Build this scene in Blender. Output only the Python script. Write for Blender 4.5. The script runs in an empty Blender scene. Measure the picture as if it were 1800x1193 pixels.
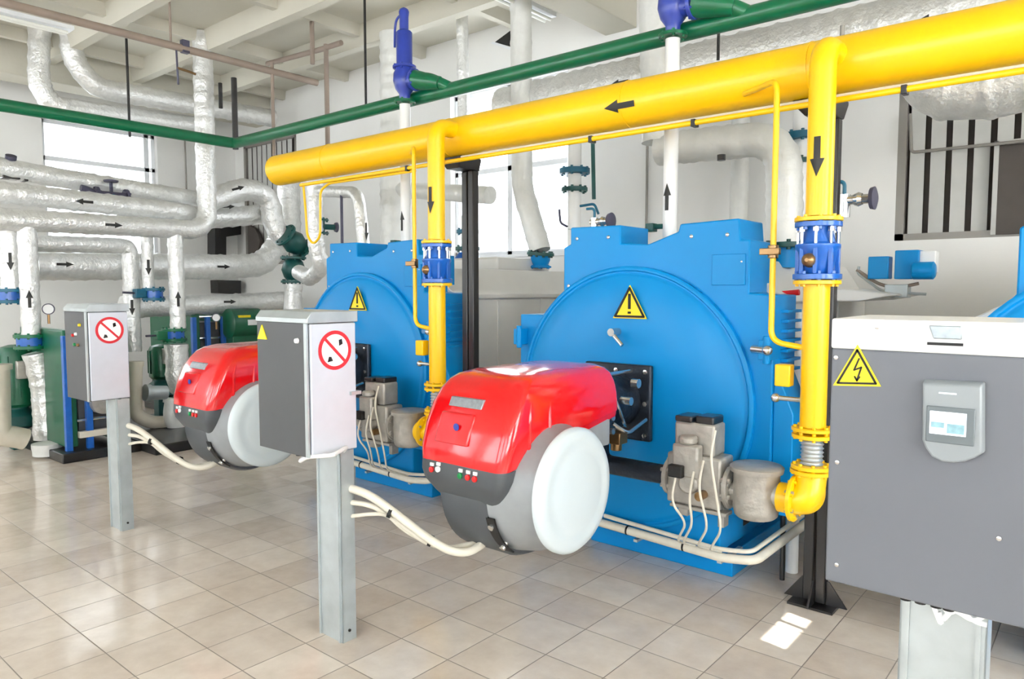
import bpy, bmesh, math, random
from mathutils import Vector, Matrix, noise
random.seed(7)
SC = bpy.context.scene
COL = SC.collection
PI = math.pi

# ------------------------------------------------------------------ camera, world, sun, exposure
FPX, HOR = 1275.0, 508.0
PITCH = math.atan((596.5 - HOR) / FPX)
YAW = math.radians(40.0)
EYE = Vector((0, 0, 1.6))
cam = bpy.data.cameras.new('camera')
cam.sensor_width = 36.0
cam.lens = FPX / 1800 * 36.0
cam.clip_start = 0.05
co = bpy.data.objects.new('camera', cam)
COL.objects.link(co)
co.location = EYE
co.rotation_euler = (PI / 2 - PITCH, 0, YAW)
SC.camera = co

SC.view_settings.view_transform = 'Standard'
SC.view_settings.look = 'None'
SC.view_settings.gamma = 1
SC.view_settings.use_curve_mapping = False
SC.view_settings.exposure = 2.05

w = bpy.data.worlds.new('sky')
SC.world = w
w.use_nodes = True
bg = w.node_tree.nodes['Background']
bg.inputs[0].default_value = (0.93, 0.965, 1.0, 1)
bg.inputs[1].default_value = 1.75
sun = bpy.data.lights.new('sun', 'SUN')
sun.energy = 5.5
sun.angle = math.radians(0.12)
sun.color = (1, 0.95, 0.86)
so = bpy.data.objects.new('sun', sun)
COL.objects.link(so)
SUNDIR = Vector((-5.63, 1.07, -3.2)).normalized()
so.rotation_euler = SUNDIR.to_track_quat('-Z', 'Y').to_euler()
so.location = (12, -2, 8)

# ------------------------------------------------------------------ point helper: pixel of the photograph -> point on a known plane
_fw = Vector((-math.sin(YAW) * math.cos(PITCH), math.cos(YAW) * math.cos(PITCH), -math.sin(PITCH)))
_rt = Vector((math.cos(YAW), math.sin(YAW), 0))
_up = _rt.cross(_fw)
def at(px, py, X=None, Y=None, Z=None):
    d = _fw + _rt * ((px - 900) / FPX) + _up * ((596.5 - py) / FPX)
    if X is not None: t = (X - EYE.x) / d.x
    elif Y is not None: t = (Y - EYE.y) / d.y
    else: t = (Z - EYE.z) / d.z
    return EYE + d * t

# ------------------------------------------------------------------ materials
def s2l(c):
    return tuple((v / 12.92 if v <= 0.04045 else ((v + 0.055) / 1.055) ** 2.4) for v in c)
def mat(name, rgb, rough=0.5, metal=0.0, coat=0.0, var=0.05, scale=6.0, bump=0.0, bscale=30.0, emit=None, spec=0.5):
    m = bpy.data.materials.new(name)
    m.use_nodes = True
    nt = m.node_tree
    b = nt.nodes['Principled BSDF']
    col = s2l([v / 255 for v in rgb])
    tc = nt.nodes.new('ShaderNodeTexCoord')
    n = nt.nodes.new('ShaderNodeTexNoise')
    n.inputs['Scale'].default_value = scale
    n.inputs['Detail'].default_value = 4
    nt.links.new(tc.outputs['Object'], n.inputs['Vector'])
    r = nt.nodes.new('ShaderNodeMapRange')
    r.inputs['From Min'].default_value = 0.3; r.inputs['From Max'].default_value = 0.7
    r.inputs['To Min'].default_value = 1 - var; r.inputs['To Max'].default_value = 1 + var * 0.5
    nt.links.new(n.outputs['Fac'], r.inputs['Value'])
    mx = nt.nodes.new('ShaderNodeVectorMath'); mx.operation = 'SCALE'
    mx.inputs[0].default_value = col
    nt.links.new(r.outputs['Result'], mx.inputs['Scale'])
    nt.links.new(mx.outputs[0], b.inputs['Base Color'])
    b.inputs['Roughness'].default_value = rough
    b.inputs['Metallic'].default_value = metal
    b.inputs['Coat Weight'].default_value = coat
    b.inputs['Specular IOR Level'].default_value = spec
    b.inputs['Coat Roughness'].default_value = 0.08
    if bump:
        n2 = nt.nodes.new('ShaderNodeTexNoise')
        n2.inputs['Scale'].default_value = bscale
        n2.inputs['Detail'].default_value = 3
        nt.links.new(tc.outputs['Object'], n2.inputs['Vector'])
        bp = nt.nodes.new('ShaderNodeBump')
        bp.inputs['Strength'].default_value = bump
        bp.inputs['Distance'].default_value = 0.02
        nt.links.new(n2.outputs['Fac'], bp.inputs['Height'])
        nt.links.new(bp.outputs[0], b.inputs['Normal'])
    if emit:
        b.inputs['Emission Color'].default_value = (*s2l([v / 255 for v in emit[:3]]), 1)
        b.inputs['Emission Strength'].default_value = emit[3]
    return m
M = dict(
    wall=mat('painted plaster', (240, 239, 236), 0.85, var=0.03, scale=1.5, bump=0.05),
    ceil=mat('whitewashed concrete', (206, 202, 188), 0.9, var=0.06, scale=1.2, bump=0.15, bscale=12),
    blue=mat('blue enamel', (0, 138, 208), 0.38, coat=0.05, var=0.05, scale=2, spec=.25),
    blue_deep=mat('blue valve paint', (30, 100, 190), 0.3, coat=0.3, var=0.12, scale=20),
    navy=mat('royal blue paint', (44, 66, 165), 0.35, coat=0.3, var=0.1, scale=14),
    yellow=mat('yellow gas paint', (254, 200, 0), 0.34, coat=0.12, var=0.04, scale=3),
    red=mat('red gloss plastic', (228, 8, 16), 0.16, coat=0.8, var=0.03),
    dgrey=mat('dark grey plastic', (78, 82, 86), 0.42, var=0.08),
    mgrey=mat('mid grey casting', (152, 156, 158), 0.4, metal=0.1, var=0.08, scale=12),
    lid=mat('pale grey plastic', (204, 214, 217), 0.35, coat=0.2, var=0.02),
    black=mat('black paint', (28, 27, 28), 0.35, coat=0.3, var=0.1),
    steelplate=mat('dark oiled steel', (52, 60, 72), 0.35, metal=0.5, var=0.25, scale=14, bump=0.3),
    foil=mat('crinkled aluminium foil', (232, 232, 230), 0.32, metal=0.5, var=0.1, scale=16, bump=0.55, bscale=34),
    foil_matte=mat('matte duct jacket', (226, 226, 222), 0.5, metal=0.25, var=0.06, scale=10, bump=0.3, bscale=20),
    white=mat('white painted metal', (240, 240, 238), 0.35, coat=0.15, var=0.03),
    jacket=mat('boiler jacket sheet', (226, 225, 221), 0.4, metal=0.15, var=0.04, scale=3),
    galv=mat('galvanised steel', (186, 194, 196), 0.38, metal=0.55, var=0.12, scale=10),
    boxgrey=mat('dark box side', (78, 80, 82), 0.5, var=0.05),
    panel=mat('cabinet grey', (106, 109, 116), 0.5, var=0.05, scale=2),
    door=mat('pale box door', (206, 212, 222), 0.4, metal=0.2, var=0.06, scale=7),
    green=mat('green pipe paint', (0, 104, 66), 0.35, coat=0.3, var=0.12, scale=8),
    gpump=mat('green pump enamel', (4, 92, 62), 0.4, coat=0.2, var=0.15, scale=8),
    dgreen=mat('dark green valve paint', (14, 78, 74), 0.4, var=0.2, scale=12),
    teal=mat('teal valve paint', (18, 100, 128), 0.4, var=0.2, scale=12),
    brown=mat('grey brown pipe primer', (150, 134, 122), 0.6, var=0.1),
    cable=mat('cream cable sheath', (222, 216, 200), 0.45, var=0.06, scale=20),
    beige=mat('cream painted pipe', (216, 208, 190), 0.45, var=0.08, scale=8),
    cast=mat('grey cast aluminium', (178, 174, 166), 0.42, metal=0.4, var=0.16, scale=18, bump=0.25),
    chrome=mat('bright metal', (210, 210, 208), 0.2, metal=0.9, var=0.08),
    brass=mat('brass', (150, 118, 80), 0.3, metal=0.8, var=0.15),
    sign_y=mat('sign yellow', (246, 220, 30), 0.5, var=0.02),
    sign_w=mat('sign white', (245, 245, 245), 0.5, var=0.01),
    sign_r=mat('sign red', (214, 40, 52), 0.5, var=0.02),
    ink=mat('black ink', (22, 22, 22), 0.6, var=0.02),
    arrow=mat('arrow black', (36, 36, 34), 0.55, var=0.05),
    redlamp=mat('red button', (220, 30, 30), 0.3, var=0.02),
    greenlamp=mat('green button', (0, 140, 70), 0.3, var=0.02),
    badge=mat('grey badge', (160, 168, 172), 0.3, metal=0.5, var=0.2, scale=60),
    screen=mat('lit screen', (200, 210, 215), 0.2, emit=(205, 220, 225, 0.35), var=0.1),
    screen2=mat('screen fields', (120, 150, 160), 0.2, emit=(120, 160, 165, 0.2), var=0.3, scale=70),
    hmi=mat('operator housing', (142, 148, 151), 0.35, coat=0.2, var=0.03),
    hmid=mat('operator bezel', (104, 112, 116), 0.3, var=0.03),
    blind=mat('window blind fabric', (196, 196, 192), 0.8, var=0.08, scale=4),
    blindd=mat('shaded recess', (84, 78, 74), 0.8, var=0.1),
    frame=mat('white window frame', (238, 240, 243), 0.4, var=0.02),
    alu=mat('grey window frame', (150, 146, 140), 0.45, metal=0.3, var=0.04),
    tubew=mat('lamp tube', (248, 248, 240), 0.4, var=0.01),
    concrete=mat('plinth concrete', (120, 116, 110), 0.8, var=0.1),
    wheel=mat('valve handwheel', (74, 72, 92), 0.5, var=0.1),
)
def glass_mat():
    m = bpy.data.materials.new('window glass'); m.use_nodes = True
    nt = m.node_tree; nt.nodes.clear()
    o = nt.nodes.new('ShaderNodeOutputMaterial')
    t = nt.nodes.new('ShaderNodeBsdfTransparent'); t.inputs[0].default_value = (0.96, 0.98, 0.98, 1)
    g = nt.nodes.new('ShaderNodeBsdfGlossy'); g.inputs['Roughness'].default_value = 0.03
    mx = nt.nodes.new('ShaderNodeMixShader'); f = nt.nodes.new('ShaderNodeFresnel'); f.inputs[0].default_value = 1.45
    nt.links.new(f.outputs[0], mx.inputs[0]); nt.links.new(t.outputs[0], mx.inputs[1]); nt.links.new(g.outputs[0], mx.inputs[2])
    nt.links.new(mx.outputs[0], o.inputs[0])
    return m
M['glass'] = glass_mat()
def frosted_mat():
    m = bpy.data.materials.new('frosted window glass'); m.use_nodes = True
    nt = m.node_tree; nt.nodes.clear()
    o = nt.nodes.new('ShaderNodeOutputMaterial'); t = nt.nodes.new('ShaderNodeBsdfTranslucent'); t.inputs[0].default_value = (0.95, 0.96, 0.97, 1)
    nt.links.new(t.outputs[0], o.inputs[0])
    return m
M['frosted'] = frosted_mat()
def tile_mat():
    m = bpy.data.materials.new('ceramic floor tiles'); m.use_nodes = True
    nt = m.node_tree; L = nt.links; N = nt.nodes.new
    b = nt.nodes['Principled BSDF']
    tc = N('ShaderNodeTexCoord'); sep = N('ShaderNodeSeparateXYZ')
    L.new(tc.outputs['Object'], sep.inputs[0])
    def mth(op, a, bb=None, c=None):
        n = N('ShaderNodeMath'); n.operation = op
        for i, v in enumerate((a, bb, c)):
            if v is None: continue
            if isinstance(v, (int, float)): n.inputs[i].default_value = v
            else: L.new(v, n.inputs[i])
        return n.outputs[0]
    outs = []; cells = []
    for ax, off, sz in (('X', -3.36, .2985), ('Y', 1.22, .309)):
        v = mth('DIVIDE', mth('SUBTRACT', sep.outputs[ax], off), sz)
        fr = mth('FRACT', mth('ADD', v, 100.0))
        d = mth('MINIMUM', fr, mth('SUBTRACT', 1.0, fr))
        outs.append(d); cells.append(mth('FLOOR', mth('ADD', v, 100.0)))
    d = mth('MINIMUM', outs[0], outs[1])
    grout = N('ShaderNodeMapRange'); grout.inputs['From Min'].default_value = 0.004; grout.inputs['From Max'].default_value = 0.011
    L.new(d, grout.inputs['Value'])
    cb = N('ShaderNodeCombineXYZ'); L.new(cells[0], cb.inputs[0]); L.new(cells[1], cb.inputs[1])
    wn = N('ShaderNodeTexWhiteNoise'); wn.noise_dimensions = '2D'; L.new(cb.outputs[0], wn.inputs['Vector'])
    ns = N('ShaderNodeTexNoise'); ns.inputs['Scale'].default_value = 7; ns.inputs['Detail'].default_value = 6; ns.inputs['Roughness'].default_value = .62
    L.new(tc.outputs['Object'], ns.inputs['Vector'])
    f = mth('ADD', mth('MULTIPLY', ns.outputs['Fac'], 0.75), mth('MULTIPLY', wn.outputs['Value'], 0.3))
    cr = N('ShaderNodeValToRGB')
    cr.color_ramp.elements[0].position = 0.25; cr.color_ramp.elements[0].color = (*s2l((198/255, 183/255, 167/255)), 1)
    cr.color_ramp.elements[1].position = 0.8; cr.color_ramp.elements[1].color = (*s2l((227/255, 216/255, 202/255)), 1)
    L.new(f, cr.inputs[0])
    mx = N('ShaderNodeMixRGB'); mx.inputs[1].default_value = (*s2l((140/255, 130/255, 118/255)), 1)
    L.new(grout.outputs[0], mx.inputs[0]); L.new(cr.outputs[0], mx.inputs[2])
    L.new(mx.outputs[0], b.inputs['Base Color'])
    rg = N('ShaderNodeMapRange'); rg.inputs['To Min'].default_value = 0.7; rg.inputs['To Max'].default_value = 0.13
    L.new(grout.outputs[0], rg.inputs['Value']); L.new(rg.outputs[0], b.inputs['Roughness'])
    bp = N('ShaderNodeBump'); bp.inputs['Strength'].default_value = 0.4; bp.inputs['Distance'].default_value = 0.003
    L.new(grout.outputs[0], bp.inputs['Height']); L.new(bp.outputs[0], b.inputs['Normal'])
    return m
M['tile'] = tile_mat()

# ------------------------------------------------------------------ mesh builder
def basis(a):
    a = a.normalized()
    h = Vector((0, 0, 1)) if abs(a.z) < 0.9 else Vector((1, 0, 0))
    u = a.cross(h).normalized()
    return a, u, a.cross(u).normalized()
V = Vector
class MB:
    def __init__(s): s.v = []; s.f = []
    def add(s, vs, fs):
        o = len(s.v); s.v += [V(x) for x in vs]; s.f += [tuple(i + o for i in f) for f in fs]; return s
    def box(s, a, b):
        x0, y0, z0 = [min(p, q) for p, q in zip(a, b)]; x1, y1, z1 = [max(p, q) for p, q in zip(a, b)]
        vs = [(x0,y0,z0),(x1,y0,z0),(x1,y1,z0),(x0,y1,z0),(x0,y0,z1),(x1,y0,z1),(x1,y1,z1),(x0,y1,z1)]
        return s.add(vs, [(0,3,2,1),(4,5,6,7),(0,1,5,4),(1,2,6,5),(2,3,7,6),(3,0,4,7)])
    def obox(s, c, ax, hx, hy, hz):            # oriented box: centre, axis for local x, half sizes
        a, u, n = basis(V(ax)); c = V(c)
        vs = [c + a*i*hx + u*j*hy + n*k*hz for k in (-1,1) for i, j in ((-1,-1),(1,-1),(1,1),(-1,1))]
        return s.add(vs, [(0,3,2,1),(4,5,6,7),(0,1,5,4),(1,2,6,5),(2,3,7,6),(3,0,4,7)])
    def prism(s, poly, axis, a, b):            # polygon in the plane square to axis, extruded a..b
        n = len(poly); m = {'X': lambda p, t: (t, p[0], p[1]), 'Y': lambda p, t: (p[0], t, p[1]), 'Z': lambda p, t: (p[0], p[1], t)}[axis]
        vs = [m(p, a) for p in poly] + [m(p, b) for p in poly]
        fs = [tuple(range(n)), tuple(range(2*n-1, n-1, -1))]
        fs += [(i, i+n, (i+1) % n + n, (i+1) % n) for i in range(n)]
        return s.add(vs, fs)
    def lathe(s, p, axis, prof, seg=24):       # prof: (t along axis, r)
        a, u, n = basis(V(axis)); p = V(p); vs = []; fs = []
        for t, r in prof:
            for k in range(seg):
                th = 2*PI*k/seg
                vs.append(p + a*t + (u*math.cos(th) + n*math.sin(th))*max(r, 1e-4))
        for i in range(len(prof)-1):
            for k in range(seg):
                fs.append((i*seg+k, i*seg+(k+1) % seg, (i+1)*seg+(k+1) % seg, (i+1)*seg+k))
        fs.append(tuple(range(seg-1, -1, -1))); fs.append(tuple((len(prof)-1)*seg + k for k in range(seg)))
        return s.add(vs, fs)
    def cyl(s, p, q, r, seg=20, r2=None):
        p, q = V(p), V(q); return s.lathe(p, q-p, [(0, r), ((q-p).length, r if r2 is None else r2)], seg)
    def ball(s, c, r, seg=16):
        return s.lathe(V(c), (0,0,1), [(-r*math.cos(PI*i/10), r*math.sin(PI*i/10)) for i in range(11)], seg)
    def tube(s, pts, r, bend=0.1, seg=16, step=None, crinkle=0.0, band=0.0, closed_ends=True):
        pts = [V(p) for p in pts]; path = [pts[0]]
        for i in range(1, len(pts)-1):
            A, B, Cc = pts[i-1], pts[i], pts[i+1]
            d1 = (A-B); d2 = (Cc-B); b = min(bend, d1.length*0.49, d2.length*0.49)
            p1 = B + d1.normalized()*b; p2 = B + d2.normalized()*b
            nn = 10
            for k in range(nn+1):
                t = k/nn
                path.append(p1*(1-t)**2 + B*2*t*(1-t) + p2*t*t)
        path.append(pts[-1])
        if step:
            res = [path[0]]
            for i in range(1, len(path)):
                d = path[i]-path[i-1]; n = max(1, int(d.length/step))
                for k in range(1, n+1): res.append(path[i-1] + d*k/n)
            path = res
        vs = []; fs = []; a, u, n = basis(path[1]-path[0]); L = 0
        for i, p in enumerate(path):
            t = (path[min(i+1, len(path)-1)] - path[max(i-1, 0)]).normalized()
            u = (u - t*u.dot(t)).normalized(); n = t.cross(u)
            if i: L += (p-path[i-1]).length
            rr = r
            if band and (L % band) < (step or .04)*1.2: rr = r*1.06
            for k in range(seg):
                th = 2*PI*k/seg; d = u*math.cos(th) + n*math.sin(th)
                q = rr
                if crinkle: q = rr*(1 + crinkle*noise.noise((p + d*r)*(1.3/r)) + crinkle*.5*noise.noise(V((L*40, k*.2, r))))
                vs.append(p + d*q)
        m = len(path)
        for i in range(m-1):
            for k in range(seg):
                fs.append((i*seg+k, i*seg+(k+1) % seg, (i+1)*seg+(k+1) % seg, (i+1)*seg+k))
        if closed_ends:
            fs.append(tuple(range(seg-1, -1, -1))); fs.append(tuple((m-1)*seg+k for k in range(seg)))
        return s.add(vs, fs)
    def flange(s, p, axis, r, t=0.018, bolts=8, br=0.008):
        a, u, n = basis(V(axis)); p = V(p)
        s.lathe(p - a*t/2, a, [(0, r*.97), (.002, r), (t-.002, r), (t, r*.97)], 28)
        for k in range(bolts):
            th = 2*PI*(k+.5)/bolts; c = p + (u*math.cos(th)+n*math.sin(th))*r*.82
            s.cyl(c - a*(t/2+br*1.2), c + a*(t/2+br*1.2), br, 6)
        return s
    def loft(s, rings):
        n = len(rings[0]); vs = [p for r in rings for p in r]; fs = []
        for i in range(len(rings)-1):
            for k in range(n):
                fs.append((i*n+k, i*n+(k+1) % n, (i+1)*n+(k+1) % n, (i+1)*n+k))
        fs.append(tuple(range(n-1, -1, -1))); fs.append(tuple((len(rings)-1)*n+k for k in range(n)))
        return s.add(vs, fs)
def wpos(o):
    p = V((0, 0, 0))
    while o is not None:
        p += o.location; o = o.parent
    return p
def obj(name, mb, m, parent=None, bevel=0.0, loc=None, ang=35, subsurf=0):
    org = wpos(parent) if parent is not None else V(loc or (0, 0, 0))
    me = bpy.data.meshes.new(name)
    me.from_pydata([tuple(v-org) for v in mb.v], [], mb.f)
    bm = bmesh.new(); bm.from_mesh(me); bmesh.ops.recalc_face_normals(bm, faces=bm.faces); bm.to_mesh(me); bm.free()
    me.polygons.foreach_set('use_smooth', [True]*len(me.polygons))
    me.set_sharp_from_angle(angle=math.radians(ang))
    me.materials.append(M[m] if isinstance(m, str) else m)
    o = bpy.data.objects.new(name, me); COL.objects.link(o)
    if parent is not None: o.parent = parent
    else: o.location = org
    if bevel:
        b = o.modifiers.new('bevel', 'BEVEL'); b.width = bevel; b.segments = 2; b.limit_method = 'ANGLE'; b.angle_limit = math.radians(40)
    if subsurf:
        b = o.modifiers.new('subdivision', 'SUBSURF'); b.levels = subsurf; b.render_levels = subsurf
    return o
def thing(name, label, cat, loc, group=None):
    o = bpy.data.objects.new(name, None); o.empty_display_size = 0.1; COL.objects.link(o)
    o.location = loc; o['label'] = label; o['category'] = cat
    if group: o['group'] = group
    return o
def tag(o, label, cat, group=None):
    o['label'] = label; o['category'] = cat
    if group: o['group'] = group
    return o
def struct(name, mb, m, parent=None, bevel=0.0):
    o = obj(name, mb, m, parent, bevel)
    if parent is None: o['kind'] = 'structure'
    return o
def copy_tree(o, parent=None):
    c = o.copy(); COL.objects.link(c)
    if parent is not None: c.parent = parent
    for ch in list(o.children): copy_tree(ch, c)
    return c
def dup(o, d, label, name=None):
    c = copy_tree(o); c.location = o.location + V(d); c['label'] = label
    return c
def arrow(parent, p, axis, face, r, ln=0.16, wd=0.055):     # painted flow arrow wrapped on a pipe
    a = V(axis).normalized(); n = V(face); n = (n - a*n.dot(a)).normalized(); b = a.cross(n)
    mb = MB(); e = r + 0.004; K = 6
    def q(u, v, ee=e): th = v/r; return V(p) + a*u + (n*math.cos(th) + b*math.sin(th))*ee
    segs = [(-ln/2, wd*.22), (ln*.05, wd*.22), (ln*.0501, wd*.5), (ln/2, 0.0005)]
    for lay in (e,):
        vs = []; fs = []
        for u, h in segs:
            for k in range(K+1): vs.append(q(u, -h + 2*h*k/K, e))
            for k in range(K+1): vs.append(q(u, -h + 2*h*k/K, e-.006))
        W2 = 2*(K+1)
        for i in (0, 2):
            for k in range(K): fs.append((i*W2+k, i*W2+k+1, (i+1)*W2+k+1, (i+1)*W2+k))
        mb.add(vs, fs)
    return obj('flow_arrow', mb, 'arrow', parent)
CAMP = EYE
def face_cam(p): return CAMP - V(p)

# ------------------------------------------------------------------ the room
XL, YB, ZC = -11.0, 6.2, 4.5
XR, YF = 4.5, -4.5
struct('floor', MB().box((XL-.3, YF-.3, -.2), (XR+.3, YB+.3, 0)), 'tile')
mb = MB().box((XL-.3, YF-.3, ZC), (XR+.3, YB+.3, ZC+.15))
struct('ceiling', mb, 'ceil')
def wall_with_holes(name, axis, pos, thick, lo, hi, holes, m='wall'):
    """axis 'X': wall in plane X=pos running along Y; 'Y': plane Y=pos running along X"""
    mb = MB(); hs = sorted(holes); cur = lo
    def B(a0, a1, z0, z1):
        if a1-a0 < 1e-4 or z1-z0 < 1e-4: return
        if axis == 'X': mb.box((pos, a0, z0), (pos+thick, a1, z1))
        else: mb.box((a0, pos, z0), (a1, pos+thick, z1))
    for a0, a1, z0, z1 in hs:
        B(cur, a0, 0, ZC); B(a0, a1, 0, z0); B(a0, a1, z1, ZC); cur = a1
    B(cur, hi, 0, ZC)
    return struct(name, mb, m)
WL = (3.47, 4.96, 2.0, 3.86)
WA = (-10.75, -9.3, 1.98, 3.86)
WB = (-6.15, -4.45, 1.98, 3.86)
WC = (-1.36, 0.75, 1.97, 3.86)
wall_with_holes('wall_left', 'X', XL-.3, .3, YF, YB+.3, [WL, (0.2, 1.9, 2.0, 3.86), (-3.6, -1.6, 2.0, 3.86)])
wall_with_holes('wall_back', 'Y', YB, .3, XL, XR, [WA, WB, WC, (1.6, 3.6, 1.98, 3.86)])
wall_with_holes('wall_front', 'Y', YF-.3, .3, XL, XR, [(-10, -7.6, 1.0, 3.9), (-6.8, -4.2, 1.0, 3.9), (-3.2, -.4, 1.0, 3.9), (.6, 3.6, 1.0, 3.9)])
wall_with_holes('wall_right', 'X', XR, .3, YF, YB+.3, [(-3.6, -.6, 1.0, 3.9), (.6, 3.4, 1.0, 3.9)])
# ribbed concrete ceiling slabs
mb = MB()
for y in [-3.9+1.02*k for k in range(10)]:
    mb.prism([(y-.09, ZC), (y+.09, ZC), (y+.055, ZC-.22), (y-.055, ZC-.22)], 'X', XL, XR)
struct('ceiling_ribs', mb, 'ceil')
bpy.data.objects['ceiling_ribs'].name = 'trim_1'
mb = MB()
for x in (-9.6, -8.1, -6.6, -5.1, -3.6, -2.1, -.6, .9, 2.4):
    mb.prism([(x-.06, ZC), (x+.06, ZC), (x+.04, ZC-.12), (x-.04, ZC-.12)], 'Y', YF, YB)
struct('trim_2', mb, 'ceil')
mb = MB().box((-10.35, YF, ZC-.42), (-9.95, YB, ZC)).box((-4.0, YF, ZC-.42), (-3.65, YB, ZC))
struct('trim_3', mb, 'ceil', bevel=.01)
# windows
def window(name, axis, pos, a0, a1, z0, z1, mull, trans, m='frame', gm='glass', slit=False):
    mb = MB(); t = .05
    def B(u0, u1, v0, v1, d0=.08, d1=.14):
        if axis == 'X': mb.box((pos-d1, u0, v0), (pos-d0, u1, v1))
        else: mb.box((u0, pos+d0, v0), (u1, pos+d1, v1))
    B(a0, a1, z0, z0+t); B(a0, a1, z1-t, z1); B(a0, a0+t, z0, z1); B(a1-t, a1, z0, z1)
    for u in mull: B(u-.035, u+.035, z0, z1)
    for z in trans: B(a0, a1, z-.03, z+.03)
    f = struct(name, mb, m, bevel=.004)
    g = MB()
    if slit:                                  # two unseen slits added in the frosting, shaped to throw a sun patch
        x0, x1 = pos-.115, pos-.109
        t = (x1 + 1.135)/5.63; zc = 3.2*t; h = .034
        ya, yb, yc, yd = [y - 1.07*t for y in (3.19, 3.425, 3.452, 3.55)]
        g.box((x0, a0, z0), (x1, a1, zc-h)).box((x0, a0, zc+h), (x1, a1, z1)).box((x0, a0, zc-h), (x1, ya, zc+h)).box((x0, yb, zc-h), (x1, yc, zc+h)).box((x0, yd, zc-h), (x1, a1, zc+h))
    elif axis == 'X': g.box((pos-.115, a0, z0), (pos-.109, a1, z1))
    else: g.box((a0, pos+.109, z0), (a1, pos+.115, z1))
    obj('window_glass', g, gm, f)
    s = MB()
    if axis == 'X': s.box((pos-.08, a0-.03, z0-.03), (pos+.06, a1+.03, z0))
    else: s.box((a0-.03, pos-.06, z0-.03), (a1+.03, pos+.08, z0))
    obj('window_sill', s, m, f, bevel=.004)
    return f
window('window_1', 'X', XL, *WL, [4.84], [3.35])
window('window_2', 'Y', YB, *WB, [-5.3], [2.95], gm='frosted')
window('window_3', 'Y', YF, -10, -7.6, 1.0, 3.9, [-8.8], [2.9], gm='frosted')  # from here on: unseen frosted windows, added to carry daylight into the room
window('window_4', 'Y', YF, -6.8, -4.2, 1.0, 3.9, [-5.5], [2.9], gm='frosted')
window('window_5', 'Y', YF, -3.2, -.4, 1.0, 3.9, [-1.8], [2.9], gm='frosted')
window('window_6', 'Y', YF, .6, 3.6, 1.0, 3.9, [2.1], [2.9], gm='frosted')
window('window_7', 'X', XR+.25, -3.6, -.6, 1.0, 3.9, [-2.1], [2.9], gm='frosted')
window('window_8', 'X', XR+.25, .6, 3.4, 1.0, 3.9, [1.5], [2.9], gm='frosted', slit=True)
# ventilation grilles with upright blades in both end openings of the back wall
def grille(a0, a1, z0, z1, label, gap=None, step=.138, dark_from=None):
    b = thing('ventilation_grille', label, 'grille', ((a0+a1)/2, YB+.04, z0), 'upright-bladed grilles in the back wall')
    fr = MB().box((a0, YB+.0, z1-.05), (a1, YB+.06, z1)).box((a0, YB+.0, z0), (a1, YB+.06, z0+.05)).box((a0, YB, z0), (a0+.06, YB+.06, z1)).box((a1-.05, YB, z0), (a1, YB+.06, z1))
    obj('grille_frame', fr, 'alu', b)
    mb = MB()
    if gap:
        g0, g1, h0, hm0, hm1, h1 = gap
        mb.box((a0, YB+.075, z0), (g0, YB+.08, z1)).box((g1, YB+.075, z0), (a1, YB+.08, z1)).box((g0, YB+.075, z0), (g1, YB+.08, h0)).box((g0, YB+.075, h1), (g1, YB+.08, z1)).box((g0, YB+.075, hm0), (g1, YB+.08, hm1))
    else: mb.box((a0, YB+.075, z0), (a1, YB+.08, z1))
    obj('backing_panel', mb, 'blindd', b)  # dark sheet stands for the shade behind the blades
    x = a0+.13
    while x < a1-.08:
        if not (gap and gap[0]-.06 < x < gap[1]+.06) and not (dark_from and x > dark_from):
            th = math.radians(12+random.uniform(-6, 6)); mb = MB(); w2 = .049
            c = V((x, YB+.032, 0)); dv = V((math.cos(th), math.sin(th)*.5, 0))*w2; nn = V((-dv.y, dv.x, 0)).normalized()*.0015
            pts = [c-dv-nn, c+dv-nn, c+dv+nn, c-dv+nn]
            mb.loft([[p+V((0,0,z)) for p in pts] for z in (z0+.05, z1-.05)])
            obj('blade', mb, 'blind', b)
        x += step
    return b
g3 = grille(WC[0], WC[1], WC[2], WC[3], 'wide grey grille of upright blades high on the wall behind the cabinet')
hx, hz = at(1757, 255, Y=YB-.02), at(1757, 412, Y=YB-.02)
obj('dark_recess', MB().box((hx.x, YB-.02, hz.z), (WC[1]-.06, YB+.0, hx.z)), 'blindd', g3)  # flat dark panel over the blades stands for a shaded recess
obj('recess_frame', MB().box((hx.x-.03, YB-.03, hz.z), (hx.x, YB+.0, hx.z+.03)).box((hx.x-.03, YB-.03, hx.z), (WC[1]-.06, YB+.0, hx.z+.03)), 'blind', g3)
grille(WA[0], WA[1], WA[2], WA[3], 'dark grille of upright blades by the far room corner, left of the yellow main')
# rail across the window with the blind
p = thing('window_rail', 'thin grey metal rail bent across the wide grille', 'rail', (-1.0, YB-.06, 2.6))
obj('rail_tube', MB().tube([at(1600, 200, Y=YB-.08), at(1602, 268, Y=YB-.08), at(1800, 248, Y=YB-.08), at(1830, 245, Y=YB-.08)], .012, .03, 10), 'alu', p)

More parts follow.
